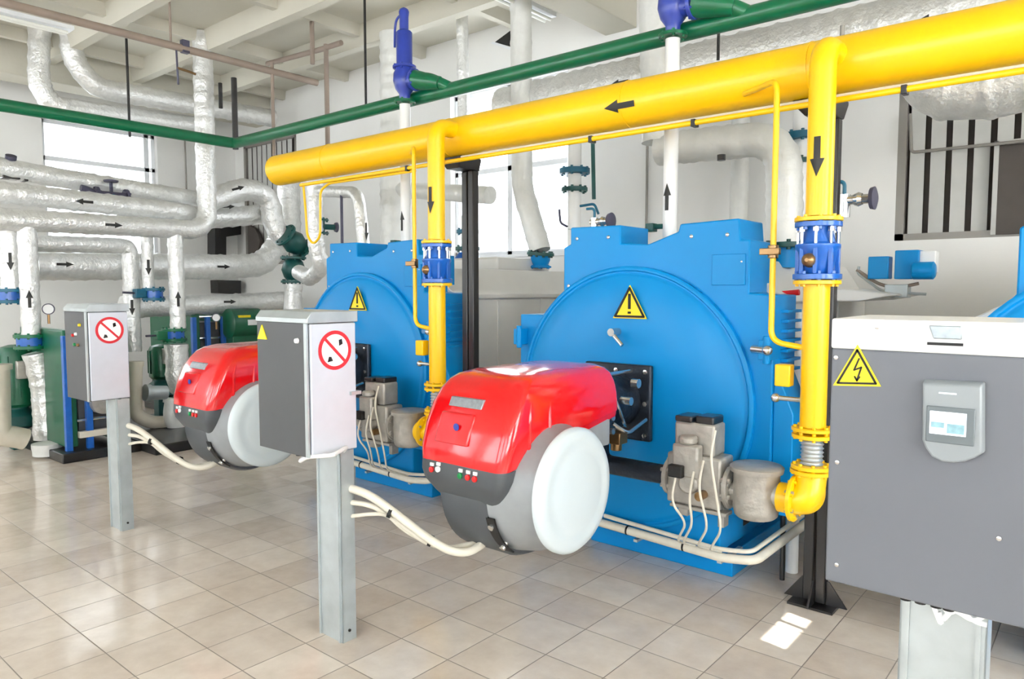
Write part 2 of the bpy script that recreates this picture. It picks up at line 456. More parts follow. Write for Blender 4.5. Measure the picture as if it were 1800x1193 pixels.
# ------------------------------------------------------------------ boilers (one built, two copied)
SP = 2.40
BX = -2.15                                     # boiler axis
def X(dx): return BX + dx
def make_boiler():
    t = thing('hot_water_boiler', '', 'boiler', (BX, 3.6, 0), 'blue-fronted boilers in a row')
    # plinth
    mb = MB().box((X(-.38), 3.80, .0), (X(.56), 5.5, .14)).box((X(-.36), 3.84, .14), (X(.50), 5.45, .22))
    obj('plinth', mb, 'blue', t, .006)
    obj('dark_gap_fill', MB().box((X(-.34), 3.93, .22), (X(.52), 5.42, .45)), 'black', t, .006)  # black filler added so the gap under the jacket stays dark
    # stepped front housing (outline traced in X,Z) with real depth
    o = [(-.80, .20), (-.80, 1.44), (-.57, 1.44), (-.46, 1.58), (-.46, 1.85), (-.41, 1.87), (-.41, 1.97), (-.06, 1.965), (-.06, 1.86), (.12, 1.85),
         (.30, 1.91), (.31, 1.95), (.64, 1.96), (.65, 1.85), (.70, 1.85), (.70, 1.58), (.83, 1.57), (.83, .42), (.57, .42), (.57, .20)]
    obj('front_housing', MB().prism([(X(a), z) for a, z in o], 'Y', 3.60, 3.92), 'blue', t, .008)
    # round bulging door with a raised rim
    c = V((X(.0), 3.60, .98)); mb = MB()
    R = .75
    prof = [(0, R), (.028, R), (.036, R-.010), (.036, R-.022), (.026, R-.030), (.026, R-.040), (.036, R-.05), (.040, R-.062), (.058, R-.11), (.076, R-.24), (.084, R-.42), (.086, .01)]
    mb.lathe(c, (0, -1, 0), prof, 72)
    # cut level bottom: keep above z .22
    mb.v = [V((p.x, p.y, max(p.z, .24))) for p in mb.v]
    obj('door', mb, 'blue', t, ang=50)
    # cover screws
    for a, z in ((-.36, 1.90), (-.14, 1.90), (.38, 1.88), (.58, 1.88), (.66, 1.74), (-.42, 1.62)):
        obj('cover_screw', MB().lathe((X(a), 3.60, z), (0, -1, 0), [(0, .011), (.006, .010), (.009, .003)], 10), 'chrome', t)
    # lifting slot plate
    obj('data_plate', MB().box((X(.50), 3.592, 1.62), (X(.68), 3.6, 1.78)), 'blue', t, .003)
    # jacket behind
    xs = [(-.78, .45), (.70, .45), (.76, .50), (.76, 1.52), (.80, 1.53), (.80, 1.56), (.72, 1.60), (.62, 1.76), (-.40, 1.76), (-.50, 1.55), (-.76, 1.40), (-.78, 1.38), (-.78, .5)]
    obj('jacket', MB().prism([(X(a), z) for a, z in xs], 'Y', 3.84, 5.55), 'jacket', t, .006)
    mb = MB()
    for y in (4.35, 4.9): mb.box((X(.755), y-.012, .5), (X(.768), y+.012, 1.52))
    obj('jacket_strap', mb, 'jacket', t)
    obj('rear_hood', MB().box((X(-.35), 4.75, 1.76), (X(.4), 5.5, 1.88)), 'jacket', t, .02)
    # warning triangle
    wc = (X(.06), 1.515)
    def tri(h, y, s=0.0):
        return [(wc[0]-h*.58+s, wc[1]-h*.42), (wc[0]+h*.58-s, wc[1]-h*.42), (wc[0], wc[1]+h*.58)]
    sg = obj('warning_sign', MB().prism(tri(.185, 0), 'Y', 3.505, 3.512), 'sign_y', t)
    k = MB()
    P3 = [V((p[0], 0, p[1])) for p in tri(.158, 0)]
    for i in range(3):
        k.add(*strip(P3[i], P3[(i+1) % 3], .006, 3.503))
    k.add(*strip(V((wc[0], 0, wc[1]+.055)), V((wc[0], 0, wc[1]-.02)), .008, 3.503)).add(*strip(V((wc[0]-.006, 0, wc[1]-.045)), V((wc[0]+.006, 0, wc[1]-.045)), .006, 3.503))
    obj('sign_border', k, 'ink', sg)
    # sight glass under the sign
    s = MB().cyl((X(-.02), 3.52, 1.36), (X(-.02), 3.44, 1.36), .022).cyl((X(-.02), 3.46, 1.35), (X(.05), 3.45, 1.29), .012)
    obj('sight_glass', s, 'chrome', t)
    # hinge blocks at both sides
    for sx, z in ((-.78, 1.30), (.80, 1.30), (.80, .55)):
        obj('door_hinge', MB().box((X(sx)-.02, 3.53, z-.05), (X(sx)+.04, 3.66, z+.05)).cyl((X(sx)+.02, 3.54, z-.07), (X(sx)+.02, 3.54, z+.07), .018), 'blue', t, .004)
    obj('side_clamp', MB().cyl(( X(.745), 3.56, 1.30), (X(.83), 3.52, 1.30), .022).ball((X(.83), 3.52, 1.30), .026), 'chrome', t)
    # louvre slots on the right shoulder
    mb = MB()
    for i in range(7): mb.box((X(.83), 3.70, 1.18+.05*i), (X(.865), 3.90, 1.195+.05*i))
    obj('shoulder_louvre', mb, 'blue', t)
    # hinge arm / sloping side bracket
    obj('side_bracket', MB().prism([(X(.83), 1.22), (X(.93), .98), (X(.93), .46), (X(.83), .46)], 'Y', 3.62, 3.86), 'blue', t, .006)
    return t
def strip(a, b, hw, y):
    d = (b-a).normalized(); n = V((-d.z, 0, d.x))*hw; e = d*hw*.6
    q = [a-e-n, b+e-n, b+e+n, a-e+n]
    vs = [V((p.x, y-.0015, p.z)) for p in q] + [V((p.x, y+.0015, p.z)) for p in q]
    return vs, [(0,1,2,3), (7,6,5,4), (0,4,5,1), (1,5,6,2), (2,6,7,3), (3,7,4,0)]
boiler = make_boiler()
boiler['label'] = 'blue stepped-front boiler behind the nearest red burner, right of the black post'
dup(boiler, (-SP, 0, 0), 'blue stepped-front boiler farther left, partly behind the middle control box')
dup(boiler, (2.28, 0, 0), 'boiler at the right edge, only its blue shoulder showing above the grey cabinet')

# ------------------------------------------------------------------ burners
def rrect(cx, y0, y1, hx, r, z, n=5, zs=0.0):
    pts = []
    for (sx, yy, a0) in ((1, y1, 0), (-1, y1, 90), (-1, y0, 180), (1, y0, 270)):
        ccx = cx + sx*(hx-r); ccy = yy - r if yy == y1 else yy + r
        for k in range(n+1):
            th = math.radians(a0 + 90*k/n); pts.append(V((ccx + r*math.cos(th), ccy + r*math.sin(th), z + zs*(yy == y1))))
    return pts
def make_burner():
    bx = X(0)
    t = thing('gas_burner', '', 'burner', (bx, 2.7, 0), 'red-hooded burners')
    # red hood
    L = [(.845, 2.20, 3.10, .250, .05), (.90, 2.205, 3.10, .260, .055), (1.0, 2.235, 3.10, .266, .06), (1.09, 2.275, 3.10, .260, .06), (1.15, 2.315, 3.095, .248, .06),
         (1.19, 2.35, 3.085, .232, .065), (1.213, 2.39, 3.07, .212, .07), (1.228, 2.45, 3.04, .18, .08), (1.234, 2.55, 2.98, .11, .07), (1.236, 2.7, 2.9, .04, .03)]
    rings = []
    for z, y0, y1, hx, r in L:
        ring = rrect(bx, y0, y1, hx, r, z, 6)
        if z < 1.0:       # lower edge sweeps up over the fan cover on the right and at the back
            k = {.845: 1.0, .90: .8}.get(z, 0)
            ring = [V((p.x, p.y, p.z + k*(.125*min(1, max(0, (p.y-2.42)/.35))**1.0))) for p in ring]
        rings.append(ring)
    for i in range(1, len(rings)):
        for k in range(len(rings[i])): rings[i][k].z = max(rings[i][k].z, rings[i-1][k].z + .006)
    obj('hood', MB().loft(rings), 'red', t, ang=60)
    # vertical flutes on the hood's right front edge
    mb = MB().tube([(bx+.262, 2.36, .90), (bx+.258, 2.37, 1.08), (bx+.225, 2.42, 1.18)], .010, .05, 8)
    mb.tube([(bx+.268, 2.50, .98), (bx+.258, 2.51, 1.08), (bx+.225, 2.54, 1.185)], .008, .05, 8)
    obj('hood_rib', mb, 'red', t)
    # raised front frame and service flap
    fl = MB()
    def fr(u, z): # point on raked front
        y = 2.20 + (z-.845)*.155*(z < 1.0) + (z >= 1.0)*(.035 + (z-1.0)*.5)
        return V((bx+u, y-.012, z))
    q = [fr(-.15, .93), fr(.05, .93), fr(.05, 1.06), fr(-.15, 1.06)]
    fl.add(q + [p+V((0, .03, 0)) for p in q], [(0,1,2,3), (7,6,5,4), (0,4,5,1), (1,5,6,2), (2,6,7,3), (3,7,4,0)])
    obj('service_flap', fl, 'red', t, .008)
    q = [fr(-.12, 1.085), fr(.075, 1.085), fr(.075, 1.125), fr(-.12, 1.125)]; bd = MB()
    bd.add(q + [p+V((0, .03, 0)) for p in q], [(0,1,2,3), (7,6,5,4), (0,4,5,1), (1,5,6,2), (2,6,7,3), (3,7,4,0)])
    obj('name_plate', bd, 'badge', t, .003)
    e = fr(-.03, 1.005); obj('emblem', MB().lathe(e+V((0, -.002, 0)), (0, -1, 0), [(0, .016), (.003, .016), (.004, .010)], 16), 'navy', t)
    # dark lower housing: apron plus scroll drum
    lay = [(.845, 2.20, 2.62, .250), (.80, 2.195, 2.62, .248), (.76, 2.20, 2.62, .235), (.70, 2.235, 2.62, .20), (.64, 2.28, 2.62, .15), (.60, 2.32, 2.62, .12)]
    obj('control_apron', MB().loft([rrect(bx-.0, a, b, h, .05, z, 5) for z, a, b, h in lay]), 'dgrey', t, ang=50)
    cz, cy = .73, 2.56
    sc = MB().lathe((bx-.20, cy, cz-.02), (1, 0, 0), [(0, .20), (.02, .29), (.06, .325), (.30, .325), (.335, .31)], 48)
    obj('fan_scroll', sc, 'dgrey', t, ang=40)
    obj('air_intake', MB().lathe((bx+.13, cy-.01, cz), (1, 0, 0), [(0, .312), (.10, .292), (.17, .262), (.235, .258)], 48), 'mgrey', t, ang=40)
    cv = obj('fan_cover', MB().lathe((bx+.345, cy-.02, cz), (1, 0, 0), [(0, .262), (.008, .274), (.025, .274), (.042, .258), (.050, .215), (.044, .195), (.052, .17), (.056, .06), (.056, .01)], 64), 'lid', t, ang=50)
    sl = MB(); N = 14; vs = []; fs = []
    for k in range(N+1):
        th = math.radians(196 + 40*k/N)
        for rr in (.326, .318):
            for xx in (.118, .165): vs.append(V((bx+xx, cy+rr*math.cos(th), cz-.01+rr*math.sin(th))))
    for k in range(N):
        a = 4*k; fs += [(a, a+1, a+5, a+4), (a+2, a+6, a+7, a+3), (a, a+4, a+6, a+2), (a+1, a+3, a+7, a+5)]
    obj('damper_slot', sl.add(vs, fs), 'ink', t)
    obj('trim_strip', MB().lathe((bx+.20, cy-.01, cz), (1, 0, 0), [(0, .286), (.008, .290), (.016, .284)], 48), 'cable', t)
    # body between the hood and the flange
    obj('side_skirt', MB().loft([rrect(bx+.0, 2.45, 3.05, .252, .06, z, 5) for z in (.84, .99)]), 'mgrey', t)
    obj('burner_head', MB().cyl((bx, 3.0, .98), (bx, 3.50, .98), .155, 32).lathe((bx, 3.08, .98), (0, 1, 0), [(0, .19), (.03, .19), (.04, .16)], 32), 'steelplate', t)
    fp = obj('mounting_plate', MB().box((bx-.215, 3.475, .765), (bx+.215, 3.51, 1.185)), 'steelplate', t, .01)
    for a, b in ((-.185, .80), (.185, .80), (-.185, 1.15), (.185, 1.15), (0, 1.15), (.185, .975), (0, .80)):
        obj('plate_bolt', MB().lathe((bx+a, 3.475, b), (0, -1, 0), [(0, .014), (.012, .014), (.014, .008)], 6), 'chrome', fp)
    mb = MB().cyl((bx+.10, 3.16, 1.15), (bx+.10, 3.46, 1.15), .012, 10).tube([(bx+.15, 3.15, 1.10), (bx+.18, 3.2, 1.0), (bx+.16, 3.3, .88), (bx+.10, 3.45, .84)], .009, .05, 8)
    mb.tube([(bx+.2, 3.12, .92), (bx+.24, 3.2, .86), (bx+.22, 3.42, .90)], .010, .05, 8).cyl((bx+.17, 3.25, 1.02), (bx+.23, 3.25, 1.02), .022, 12).cyl((bx+.17, 3.36, 1.10), (bx+.21, 3.36, 1.10), .025, 12)
    for zz in (.88, .95, 1.02, 1.09): mb.cyl((bx+.165, 3.12, zz), (bx+.205, 3.12, zz), .017, 10)
    obj('linkage', mb, 'chrome', t)
    # buttons on the apron
    for u, m, z in ((-.155, 'redlamp', .805), (-.115, 'sign_w', .812), (.02, 'greenlamp', .805), (.065, 'redlamp', .805), (.105, 'redlamp', .805)):
        obj('button', MB().lathe((bx+u, 2.20, z), (0, -1, 0), [(0, .013), (.012, .013), (.014, .009)], 14), m, t)
        obj('button_label', MB().box((bx+u-.009, 2.192, z+.016), (bx+u+.012, 2.2, z+.030)), 'sign_w', t)
    # damper screws on the scroll's side
    for a in (203, 226):
        th = math.radians(a); obj('damper_screw', MB().lathe((bx+.142, cy+.30*math.cos(th), cz-.01+.30*math.sin(th)), (0, math.cos(th), math.sin(th)), [(0, .016), (.038, .014)], 12), 'chrome', t)
    # gas inlet stub going down and right
    obj('gas_inlet', MB().tube([(bx+.02, 3.28, .9), (bx+.02, 3.28, .66), (bx+.56, 3.28, .66)], .05, .08, 16), 'steelplate', t)
    obj('pressure_switch', MB().cyl((bx+.16, 3.22, .76), (bx+.16, 3.22, .84), .03, 14).box((bx+.13, 3.17, .80), (bx+.21, 3.25, .86)), 'brass', t, .004)
    return t
burner = make_burner()
burner['label'] = 'red-hooded burner with white fan disc in front of the nearer blue boiler'
dup(burner, (-SP, 0, 0), 'red-hooded burner partly hidden behind the middle grey control box')

# ------------------------------------------------------------------ gas train between burner and riser
GY = 3.28
def make_gas_train():
    X = lambda d: BX + d*1.04 - .09
    t = thing('gas_valve_block', '', 'valve', (X(.66), GY, .4), 'grey gas valve blocks beside the burners')
    mb = MB().box((X(.53), GY-.075, .55), (X(.80), GY+.075, .80))
    mb.box((X(.56), GY-.06, .80), (X(.76), GY+.07, .955)).cyl((X(.66), GY-.07, .67), (X(.66), GY-.13, .67), .05, 20)
    obj('block_body', mb, 'cast', t, .012)
    obj('actuator', MB().box((X(.585), GY-.135, .70), (X(.715), GY-.075, .86)).cyl((X(.65), GY-.10, .86), (X(.65), GY-.10, .90), .045, 16), 'cast', t, .012)
    obj('actuator_cap', MB().box((X(.565), GY-.07, .955), (X(.65), GY+.06, .985)).box((X(.66), GY-.05, .95), (X(.75), GY+.07, .99)), 'black', t, .008)
    for x in (.52, .82):
        obj('end_flange', MB().flange((X(x), GY, .665), (1, 0, 0), .095, .022, 6, .011), 'cast', t)
    obj('dark_plug', MB().box((X(.58), GY-.165, .70), (X(.65), GY-.13, .76)), 'ink', t, .006)
    obj('test_port', MB().cyl((X(.72), GY-.075, .62), (X(.72), GY-.13, .62), .022, 14), 'brass', t)
    obj('support_foot', MB().box((X(.57), GY-.03, .48), (X(.62), GY+.03, .55)).box((X(.77), GY-.03, .46), (X(.80), GY+.03, .56)).box((X(.55), GY-.08, .53), (X(.83), GY+.0, .548)), 'cast', t, .004)
    for dx, dz, ex in ((.61, .70, .63), (.70, .74, .66), (.80, .95, .80), (.745, .80, .735)):
        c = MB().tube([(X(dx), GY-.14, dz), (X(dx)-.01, GY-.17, dz-.12), (X(ex)+.03, GY-.12, .48), (X(ex)-.07, GY-.02, .34), (X(ex)-.12, 3.50, .245)], .006, .06, 8)
        obj('signal_cable', c, 'cable', t)
    return t
gt = make_gas_train(); gt['label'] = 'grey cast gas valve block with dangling cream cables, right of the nearer burner'
dup(gt, (-SP, 0, 0), 'grey cast gas valve block just right of the middle control box')
def make_filter():
    X = lambda d: BX + d - .07
    t = thing('gas_filter', '', 'filter', (X(.955), GY, .55), 'round gas filters')
    c = V((X(.955), GY, -.02))
    obj('filter_can', MB().lathe(c+V((0,0,.56)), (0,0,1), [(0, .085), (.012, .098), (.04, .103), (.12, .104), (.205, .104), (.215, .108)], 36), 'cast', t, ang=40)
    obj('filter_lid', MB().lathe(c+V((0,0,.775)), (0,0,1), [(0, .118), (.022, .122), (.030, .112), (.032, .02)], 36), 'cast', t, ang=40)
    obj('inlet_neck', MB().cyl(c+V((-.16,0,.665)), c+V((-.08,0,.665)), .05), 'cast', t)
    obj('outlet_neck', MB().cyl(c+V((.08,0,.68)), c+V((.19,0,.68)), .055), 'cast', t)
    obj('filter_flange', MB().flange(c+V((-.125,0,.665)), (1,0,0), .09, .016, 6, .009), 'cast', t)
    obj('filter_flange', MB().flange(c+V((.175,0,.68)), (1,0,0), .100, .016, 6, .009), 'cast', t)
    return t
ft = make_filter(); ft['label'] = 'round grey filter can between valve block and yellow elbow at the nearer boiler'
dup(ft, (-SP, 0, 0), 'round grey filter can at the farther boiler, left of the nearer red hood')

# ------------------------------------------------------------------ yellow gas pipework
MZ, MY, MR = 2.63, 3.60, .128
t = thing('gas_main', 'thick yellow gas main running overhead along the boiler fronts', 'pipe', (-2.5, MY, MZ))
obj('main_tube', MB().lathe((-5.70, MY, MZ), (1, 0, 0), [(0, .02), (.004, MR*.8), (.02, MR), (7.2, MR)], 48), 'yellow', t, ang=50)
for px, py in ((1088, 168), (1637, 8)):
    q = at(px, py, Y=MY-MR)
    if px < 1200: arrow(t, (q.x, MY, MZ), (-1, 0, 0), (.2, -1, -.25), MR, .19, .07)
for x in (-4.9, -3.55, -2.15, -1.16, .2):
    obj('weld_seam', MB().lathe((x-.004, MY, MZ), (1, 0, 0), [(0, MR+.003), (.008, MR+.003)], 40), 'yellow', t)
t = thing('thin_gas_line', 'thin yellow line slung just beneath the thick yellow main', 'pipe', (-2.5, 3.5, 2.44))
obj('line_tube', MB().tube([(-5.2, 3.5, 2.45), (1.0, 3.5, 2.45)], .014, .05, 12), 'yellow', t)
obj('line_tube', MB().tube([(-3.4, 3.53, 2.475), (1.0, 3.53, 2.475)], .008, .05, 10), 'beige', t)  # pale second tube stands for the white reflection doubling the line
for x in (-3.9, -2.35, -1.72, -.75):
    obj('line_clip', MB().box((x-.012, 3.485, 2.43), (x+.012, 3.535, 2.468)), 'black', t, .003)
RX, RY, RR = -1.035, 3.33, .056
def make_riser():
    t = thing('gas_riser', '', 'pipe', (RX, RY, .7), 'yellow gas risers')
    obj('riser_tube', MB().tube([(RX, MY-.06, MZ+.02), (RX, RY, MZ+.02), (RX, RY, 1.92)], RR, .14, 28), 'yellow', t)
    obj('riser_flange', MB().flange((RX, RY, 1.905), (0, 0, 1), .10, .018), 'yellow', t)
    obj('riser_flange', MB().flange((RX, RY, 1.63), (0, 0, 1), .10, .018), 'yellow', t)
    obj('riser_tube', MB().cyl((RX, RY, 1.62), (RX, RY, .985), RR, 28), 'yellow', t)
    obj('riser_flange', MB().flange((RX, RY, .975), (0, 0, 1), .09, .016), 'yellow', t)
    arrow(t, (RX, RY, 2.17), (0, 0, -1), (.05, -1, 0), RR, .17, .06)
    # bypass loop
    obj('bypass_line', MB().tube([(RX-.42, MY-.10, 2.55), (RX-.30, MY-.20, 2.54), (RX-.19, RY-.02, 2.535), (RX-.19, RY-.02, 1.36), (RX-.02, RY-.01, 1.335)], .0135, .06, 12), 'yellow', t)
    obj('bypass_valve', MB().cyl((RX-.19, RY-.02, 1.74), (RX-.19, RY-.02, 1.80), .024, 12).box((RX-.24, RY-.06, 1.755), (RX-.15, RY-.03, 1.785)), 'brass', t, .003)
    obj('stub_cock', MB().cyl((RX-.17, RY, 1.10), (RX-.03, RY, 1.10), .012, 10).ball((RX-.17, RY, 1.10), .022, 12), 'chrome', t)
    obj('switch_box', MB().box((RX-.16, RY-.05, 1.16), (RX-.09, RY+.01, 1.26)), 'yellow', t, .006)
    return t
rs = make_riser(); rs['label'] = 'yellow vertical gas pipe dropping from the main beside the grey cabinet'
dup(rs, (-SP, 0, 0), 'yellow vertical gas pipe dropping from the main left of the nearer burner')
def make_shutoff():
    t = thing('gas_shutoff_valve', '', 'valve', (RX, RY, 1.77), 'blue shut-off valves on the risers')
    c = V((RX, RY, 0))
    obj('valve_flange', MB().flange(c+V((0,0,1.882)), (0,0,1), .098, .022, 8, .010), 'blue_deep', t)
    obj('valve_flange', MB().flange(c+V((0,0,1.655)), (0,0,1), .102, .024, 8, .010), 'blue_deep', t)
    obj('valve_body', MB().lathe(c+V((0,0,1.665)), (0,0,1), [(0, .055), (.03, .07), (.10, .082), (.115, .094), (.13, .094), (.14, .074), (.18, .062), (.21, .06)], 32), 'blue_deep', t, ang=40)
    for k in range(8):
        th = 2*PI*k/8 + .2; q = c + V((math.cos(th)*.082, math.sin(th)*.082, 0))
        obj('valve_strut', MB().box(q+V((-.009,-.009,1.667)), q+V((.009,.009,1.79))), 'blue_deep', t, .002)
        obj('stud', MB().cyl(q+V((0,0,1.79)), q+V((0,0,1.88)), .007, 8).cyl(q+V((0,0,1.85)), q+V((0,0,1.868)), .013, 6), 'chrome', t)
    obj('spindle', MB().lathe((RX-.01, RY-.07, 1.725), (0, -1, 0), [(0, .032), (.02, .03), (.035, .022), (.045, .008)], 18), 'brass', t)
    return t
vs_ = make_shutoff(); vs_['label'] = 'blue flanged shut-off valve on the yellow riser beside the grey cabinet'
dup(vs_, (-SP, 0, 0), 'blue flanged shut-off valve on the farther yellow riser, by the black post')
def make_bellows():
    t = thing('expansion_joint', '', 'pipe joint', (RX, RY, .87), 'grey expansion joints')
    pr = [(0, .044)]
    for k in range(7): pr += [(.012+.018*k, .044), (.018+.018*k, .050), (.024+.018*k, .044)]
    obj('bellows', MB().lathe((RX, RY, .80), (0,0,1), pr, 24), 'galv', t, ang=60)
    obj('joint_flange', MB().flange((RX, RY, .945), (0,0,1), .088, .018), 'yellow', t)
    obj('joint_flange', MB().flange((RX, RY, .805), (0,0,1), .088, .018), 'yellow', t)
    return t
be = make_bellows(); be['label'] = 'grey corrugated joint between yellow flanges below the nearer riser'
dup(be, (-SP, 0, 0), 'grey corrugated joint below the farther yellow riser, mostly behind the red hood')
def make_elbow():
    t = thing('gas_elbow', '', 'pipe elbow', (RX, RY, .7), 'yellow gas elbows')
    obj('elbow_tube', MB().tube([(RX, RY, .775), (RX, RY-.0, .665), (RX-.01, GY, .655), (RX-.12, GY, .655)], .062, .085, 24).tube([(RX, RY, .775), (RX, GY, .655), (RX-.12, GY, .655)], .068, .11, 24), 'yellow', t)
    obj('elbow_flange', MB().flange((RX, RY, .783), (0,0,1), .092, .018), 'yellow', t)
    obj('elbow_flange', MB().flange((RX-.055, GY, .66), (1,0,0), .105, .018), 'yellow', t)
    return t
el = make_elbow(); el['label'] = 'yellow flanged elbow turning into the gas train at the nearer boiler'
dup(el, (-SP, 0, 0), 'yellow flanged elbow seen between filter can and the nearer red hood')

# ------------------------------------------------------------------ black twin-tube support posts
def make_post():
    t = thing('support_post', '', 'post', (-1.15, 3.76, 0), 'black support posts under the gas main')
    obj('post_tube', MB().box((-1.185, 3.72, .02), (-1.135, 3.78, 2.42)), 'black', t, .006)
    obj('post_tube', MB().box((-1.125, 3.72, .02), (-1.075, 3.78, 2.42)), 'black', t, .006)
    mb = MB().box((-1.24, 3.66, 0), (-1.02, 3.84, .012))
    obj('base_plate', mb, 'black', t)
    for sx in (-1, 1):
        x = -1.13 + sx*.055
        obj('gusset', MB().prism([(x, .012), (x+sx*.10, .012), (x+sx*.012, .13), (x, .13)], 'Y', 3.745, 3.755), 'black', t)
    obj('gusset', MB().prism([(3.72, .012), (3.63, .012), (3.708, .13), (3.72, .13)], 'X', -1.135, -1.125), 'black', t)
    obj('cradle', MB().prism([(-1.25, 2.50), (-1.25, 2.485), (-1.19, 2.42), (-1.07, 2.42), (-1.05, 2.485), (-1.05, 2.50)], 'Y', 3.58, 3.78), 'black', t, .003)
    return t
po = make_post(); po['label'] = 'black twin-tube post carrying the gas main beside the grey cabinet'
dup(po, (-SP, 0, 0), 'black twin-tube post carrying the gas main behind the nearer burner')

# ------------------------------------------------------------------ control boxes on galvanised posts
def make_box(x1, wdt, door=True):
    x0 = x1-wdt; y0, y1 = 1.78, 2.03
    t = thing('control_box', '', 'control box', ((x0+x1)/2, 1.9, .88), 'control boxes on galvanised posts')
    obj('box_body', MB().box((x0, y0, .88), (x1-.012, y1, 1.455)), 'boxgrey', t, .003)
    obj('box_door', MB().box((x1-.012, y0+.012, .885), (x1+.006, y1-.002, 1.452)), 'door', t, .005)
    obj('edge_seal', MB().box((x1-.022, y0-.003, .882), (x1-.002, y0+.006, 1.455)), 'galv', t)
    obj('box_lid', MB().prism([(y0-.004, 1.455), (y1+.01, 1.455), (y1+.01, 1.505), (y0+.02, 1.505), (y0-.004, 1.475)], 'X', x0-.004, x1+.008), 'galv', t, .003)
    sg = obj('prohibition_sign', MB().lathe((x1+.0062, (y0+y1)/2+.01, 1.335), (1, 0, 0), [(0, .082), (.0015, .082)], 40), 'sign_w', t)
    c = V((x1+.0085, (y0+y1)/2+.01, 1.335)); n = 40; vs = []; fs = []
    for k in range(n):
        th = 2*PI*k/n
        for r in (.070, .086): vs += [c+V((-.0015, r*math.cos(th), r*math.sin(th))), c+V((.0008, r*math.cos(th), r*math.sin(th)))]
    for k in range(n):
        a = 4*k; b = 4*((k+1) % n); fs += [(a+1, a+3, b+3, b+1), (a, b, b+2, a+2), (a, a+1, b+1, b), (a+2, b+2, b+3, a+3)]
    r = MB().add(vs, fs); d = V((0, .7, -.7)).normalized(); r.obox(c, d, .074, .0065, .0065)
    r.v = [V((min(v.x, c.x+.0012), v.y, v.z)) for v in r.v]
    obj('red_ring', r, 'sign_r', sg)
    g = MB().prism([(c.y+.022, c.z+.018), (c.y+.04, c.z+.026), (c.y+.036, c.z+.048), (c.y+.02, c.z+.044)], 'X', c.x-.0015, c.x+.0006)
    obj('sign_symbol', g, 'ink', sg); g = MB()
    g.prism([(c.y-.04, c.z-.05), (c.y-.012, c.z-.046), (c.y-.02, c.z-.028), (c.y-.032, c.z-.026)], 'X', c.x-.0015, c.x+.0006)
    obj('sign_symbol', g, 'ink', sg)
    return t
b2 = make_box(-2.62, .39)
b2['label'] = 'grey control box with red prohibition sign, between the two red burners'
# extra for the middle box only: small yellow sticker and lamp
st = obj('warning_sticker', MB().prism([(-3.0+.0, 1.375), (-2.925, 1.375), (-2.9625, 1.44)], 'Y', 1.775, 1.7795), 'sign_y', b2)
obj('signal_lamp', MB().lathe((-2.69, 1.78, 1.38), (0, -1, 0), [(0, .012), (.012, .010)], 12), 'sign_w', b2)
obj('door_lug', MB().box((-2.63, 1.99, 1.13), (-2.60, 2.045, 1.145)), 'galv', b2)
obj('cable_gland', MB().cyl((-2.78, 1.84, .86), (-2.78, 1.84, .885), .018, 12).cyl((-2.70, 1.84, .86), (-2.70, 1.84, .885), .018, 12), 'ink', b2)
b1 = make_box(-5.01, .37); b1['label'] = 'grey control box with red prohibition sign, leftmost, in front of the green frames'
for i, (u, z, m) in enumerate(((-.30, 1.30, 'redlamp'), (-.25, 1.31, 'sign_w'), (-.28, 1.24, 'greenlamp'), (-.22, 1.24, 'brass'), (-.18, 1.37, 'sign_y'))):
    obj('signal_lamp', MB().lathe((-5.05+u+.12, 1.78, z), (0, -1, 0), [(0, .011), (.012, .009)], 12), m, b1)
def make_stand():
    t = thing('box_post', '', 'post', (-2.72, 1.98, 0), 'galvanised box posts')
    x0, x1, y0, y1 = -2.81, -2.63, 1.945, 2.02
    obj('post_web', MB().box((x0, y0, 0), (x1, y0+.004, .88)), 'galv', t)
    obj('post_flange', MB().box((x1-.004, y0, 0), (x1, y1, .88)), 'galv', t)
    obj('post_flange', MB().box((x0, y0, 0), (x0+.004, y1, .88)), 'galv', t)
    mb = MB()
    for q in (x0+.012, x1-.022): mb.box((q, y0-.008, 0), (q+.010, y0, .88))
    obj('rolled_edge', mb, 'galv', t)
    obj('fixing_bolt', MB().cyl((x1, 1.98, .05), (x1+.006, 1.98, .05), .007, 8), 'black', t)
    return t
sd = make_stand(); sd['label'] = 'galvanised channel post under the middle control box'
dup(sd, (-2.37, 0, 0), 'galvanised channel post under the leftmost control box')
sd3 = dup(sd, (2.43, -.02, 0), 'wide galvanised post under the dark grey touchscreen cabinet')
# the near cabinet with the operator panel
cx0, cx1, cyf = -.515, -.11, 1.78
t = thing('operator_cabinet', 'dark grey cabinet with touchscreen and high voltage triangle, at the right edge', 'control cabinet', (-.31, 1.9, .9))
obj('cabinet_body', MB().box((cx0, cyf, .905), (cx1, 2.06, 1.462)), 'panel', t, .004)
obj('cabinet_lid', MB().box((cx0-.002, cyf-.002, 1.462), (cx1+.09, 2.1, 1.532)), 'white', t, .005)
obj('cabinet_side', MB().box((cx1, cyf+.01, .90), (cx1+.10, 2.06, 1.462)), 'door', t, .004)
hs = obj('lid_vent', MB().prism([(at(1634, 568, Y=cyf).x, 1.522), (at(1692, 568, Y=cyf).x, 1.522), (at(1692, 587, Y=cyf).x, 1.494), (at(1642, 587, Y=cyf).x, 1.494)], 'Y', cyf-.008, cyf), 'badge', t, .002)
obj('vent_slot', MB().box((at(1631, 594, Y=cyf).x, cyf-.006, 1.480), (at(1694, 597, Y=cyf).x, cyf, 1.486)), 'ink', t)
for px, py in ((1470, 628), (1472, 812), (1471, 992), (1542, 575), (1756, 946)):
    q = at(px, py, Y=cyf); obj('cabinet_screw', MB().lathe((q.x, cyf, q.z), (0, -1, 0), [(0, .006), (.003, .005), (.004, .002)], 10), 'chrome', t)
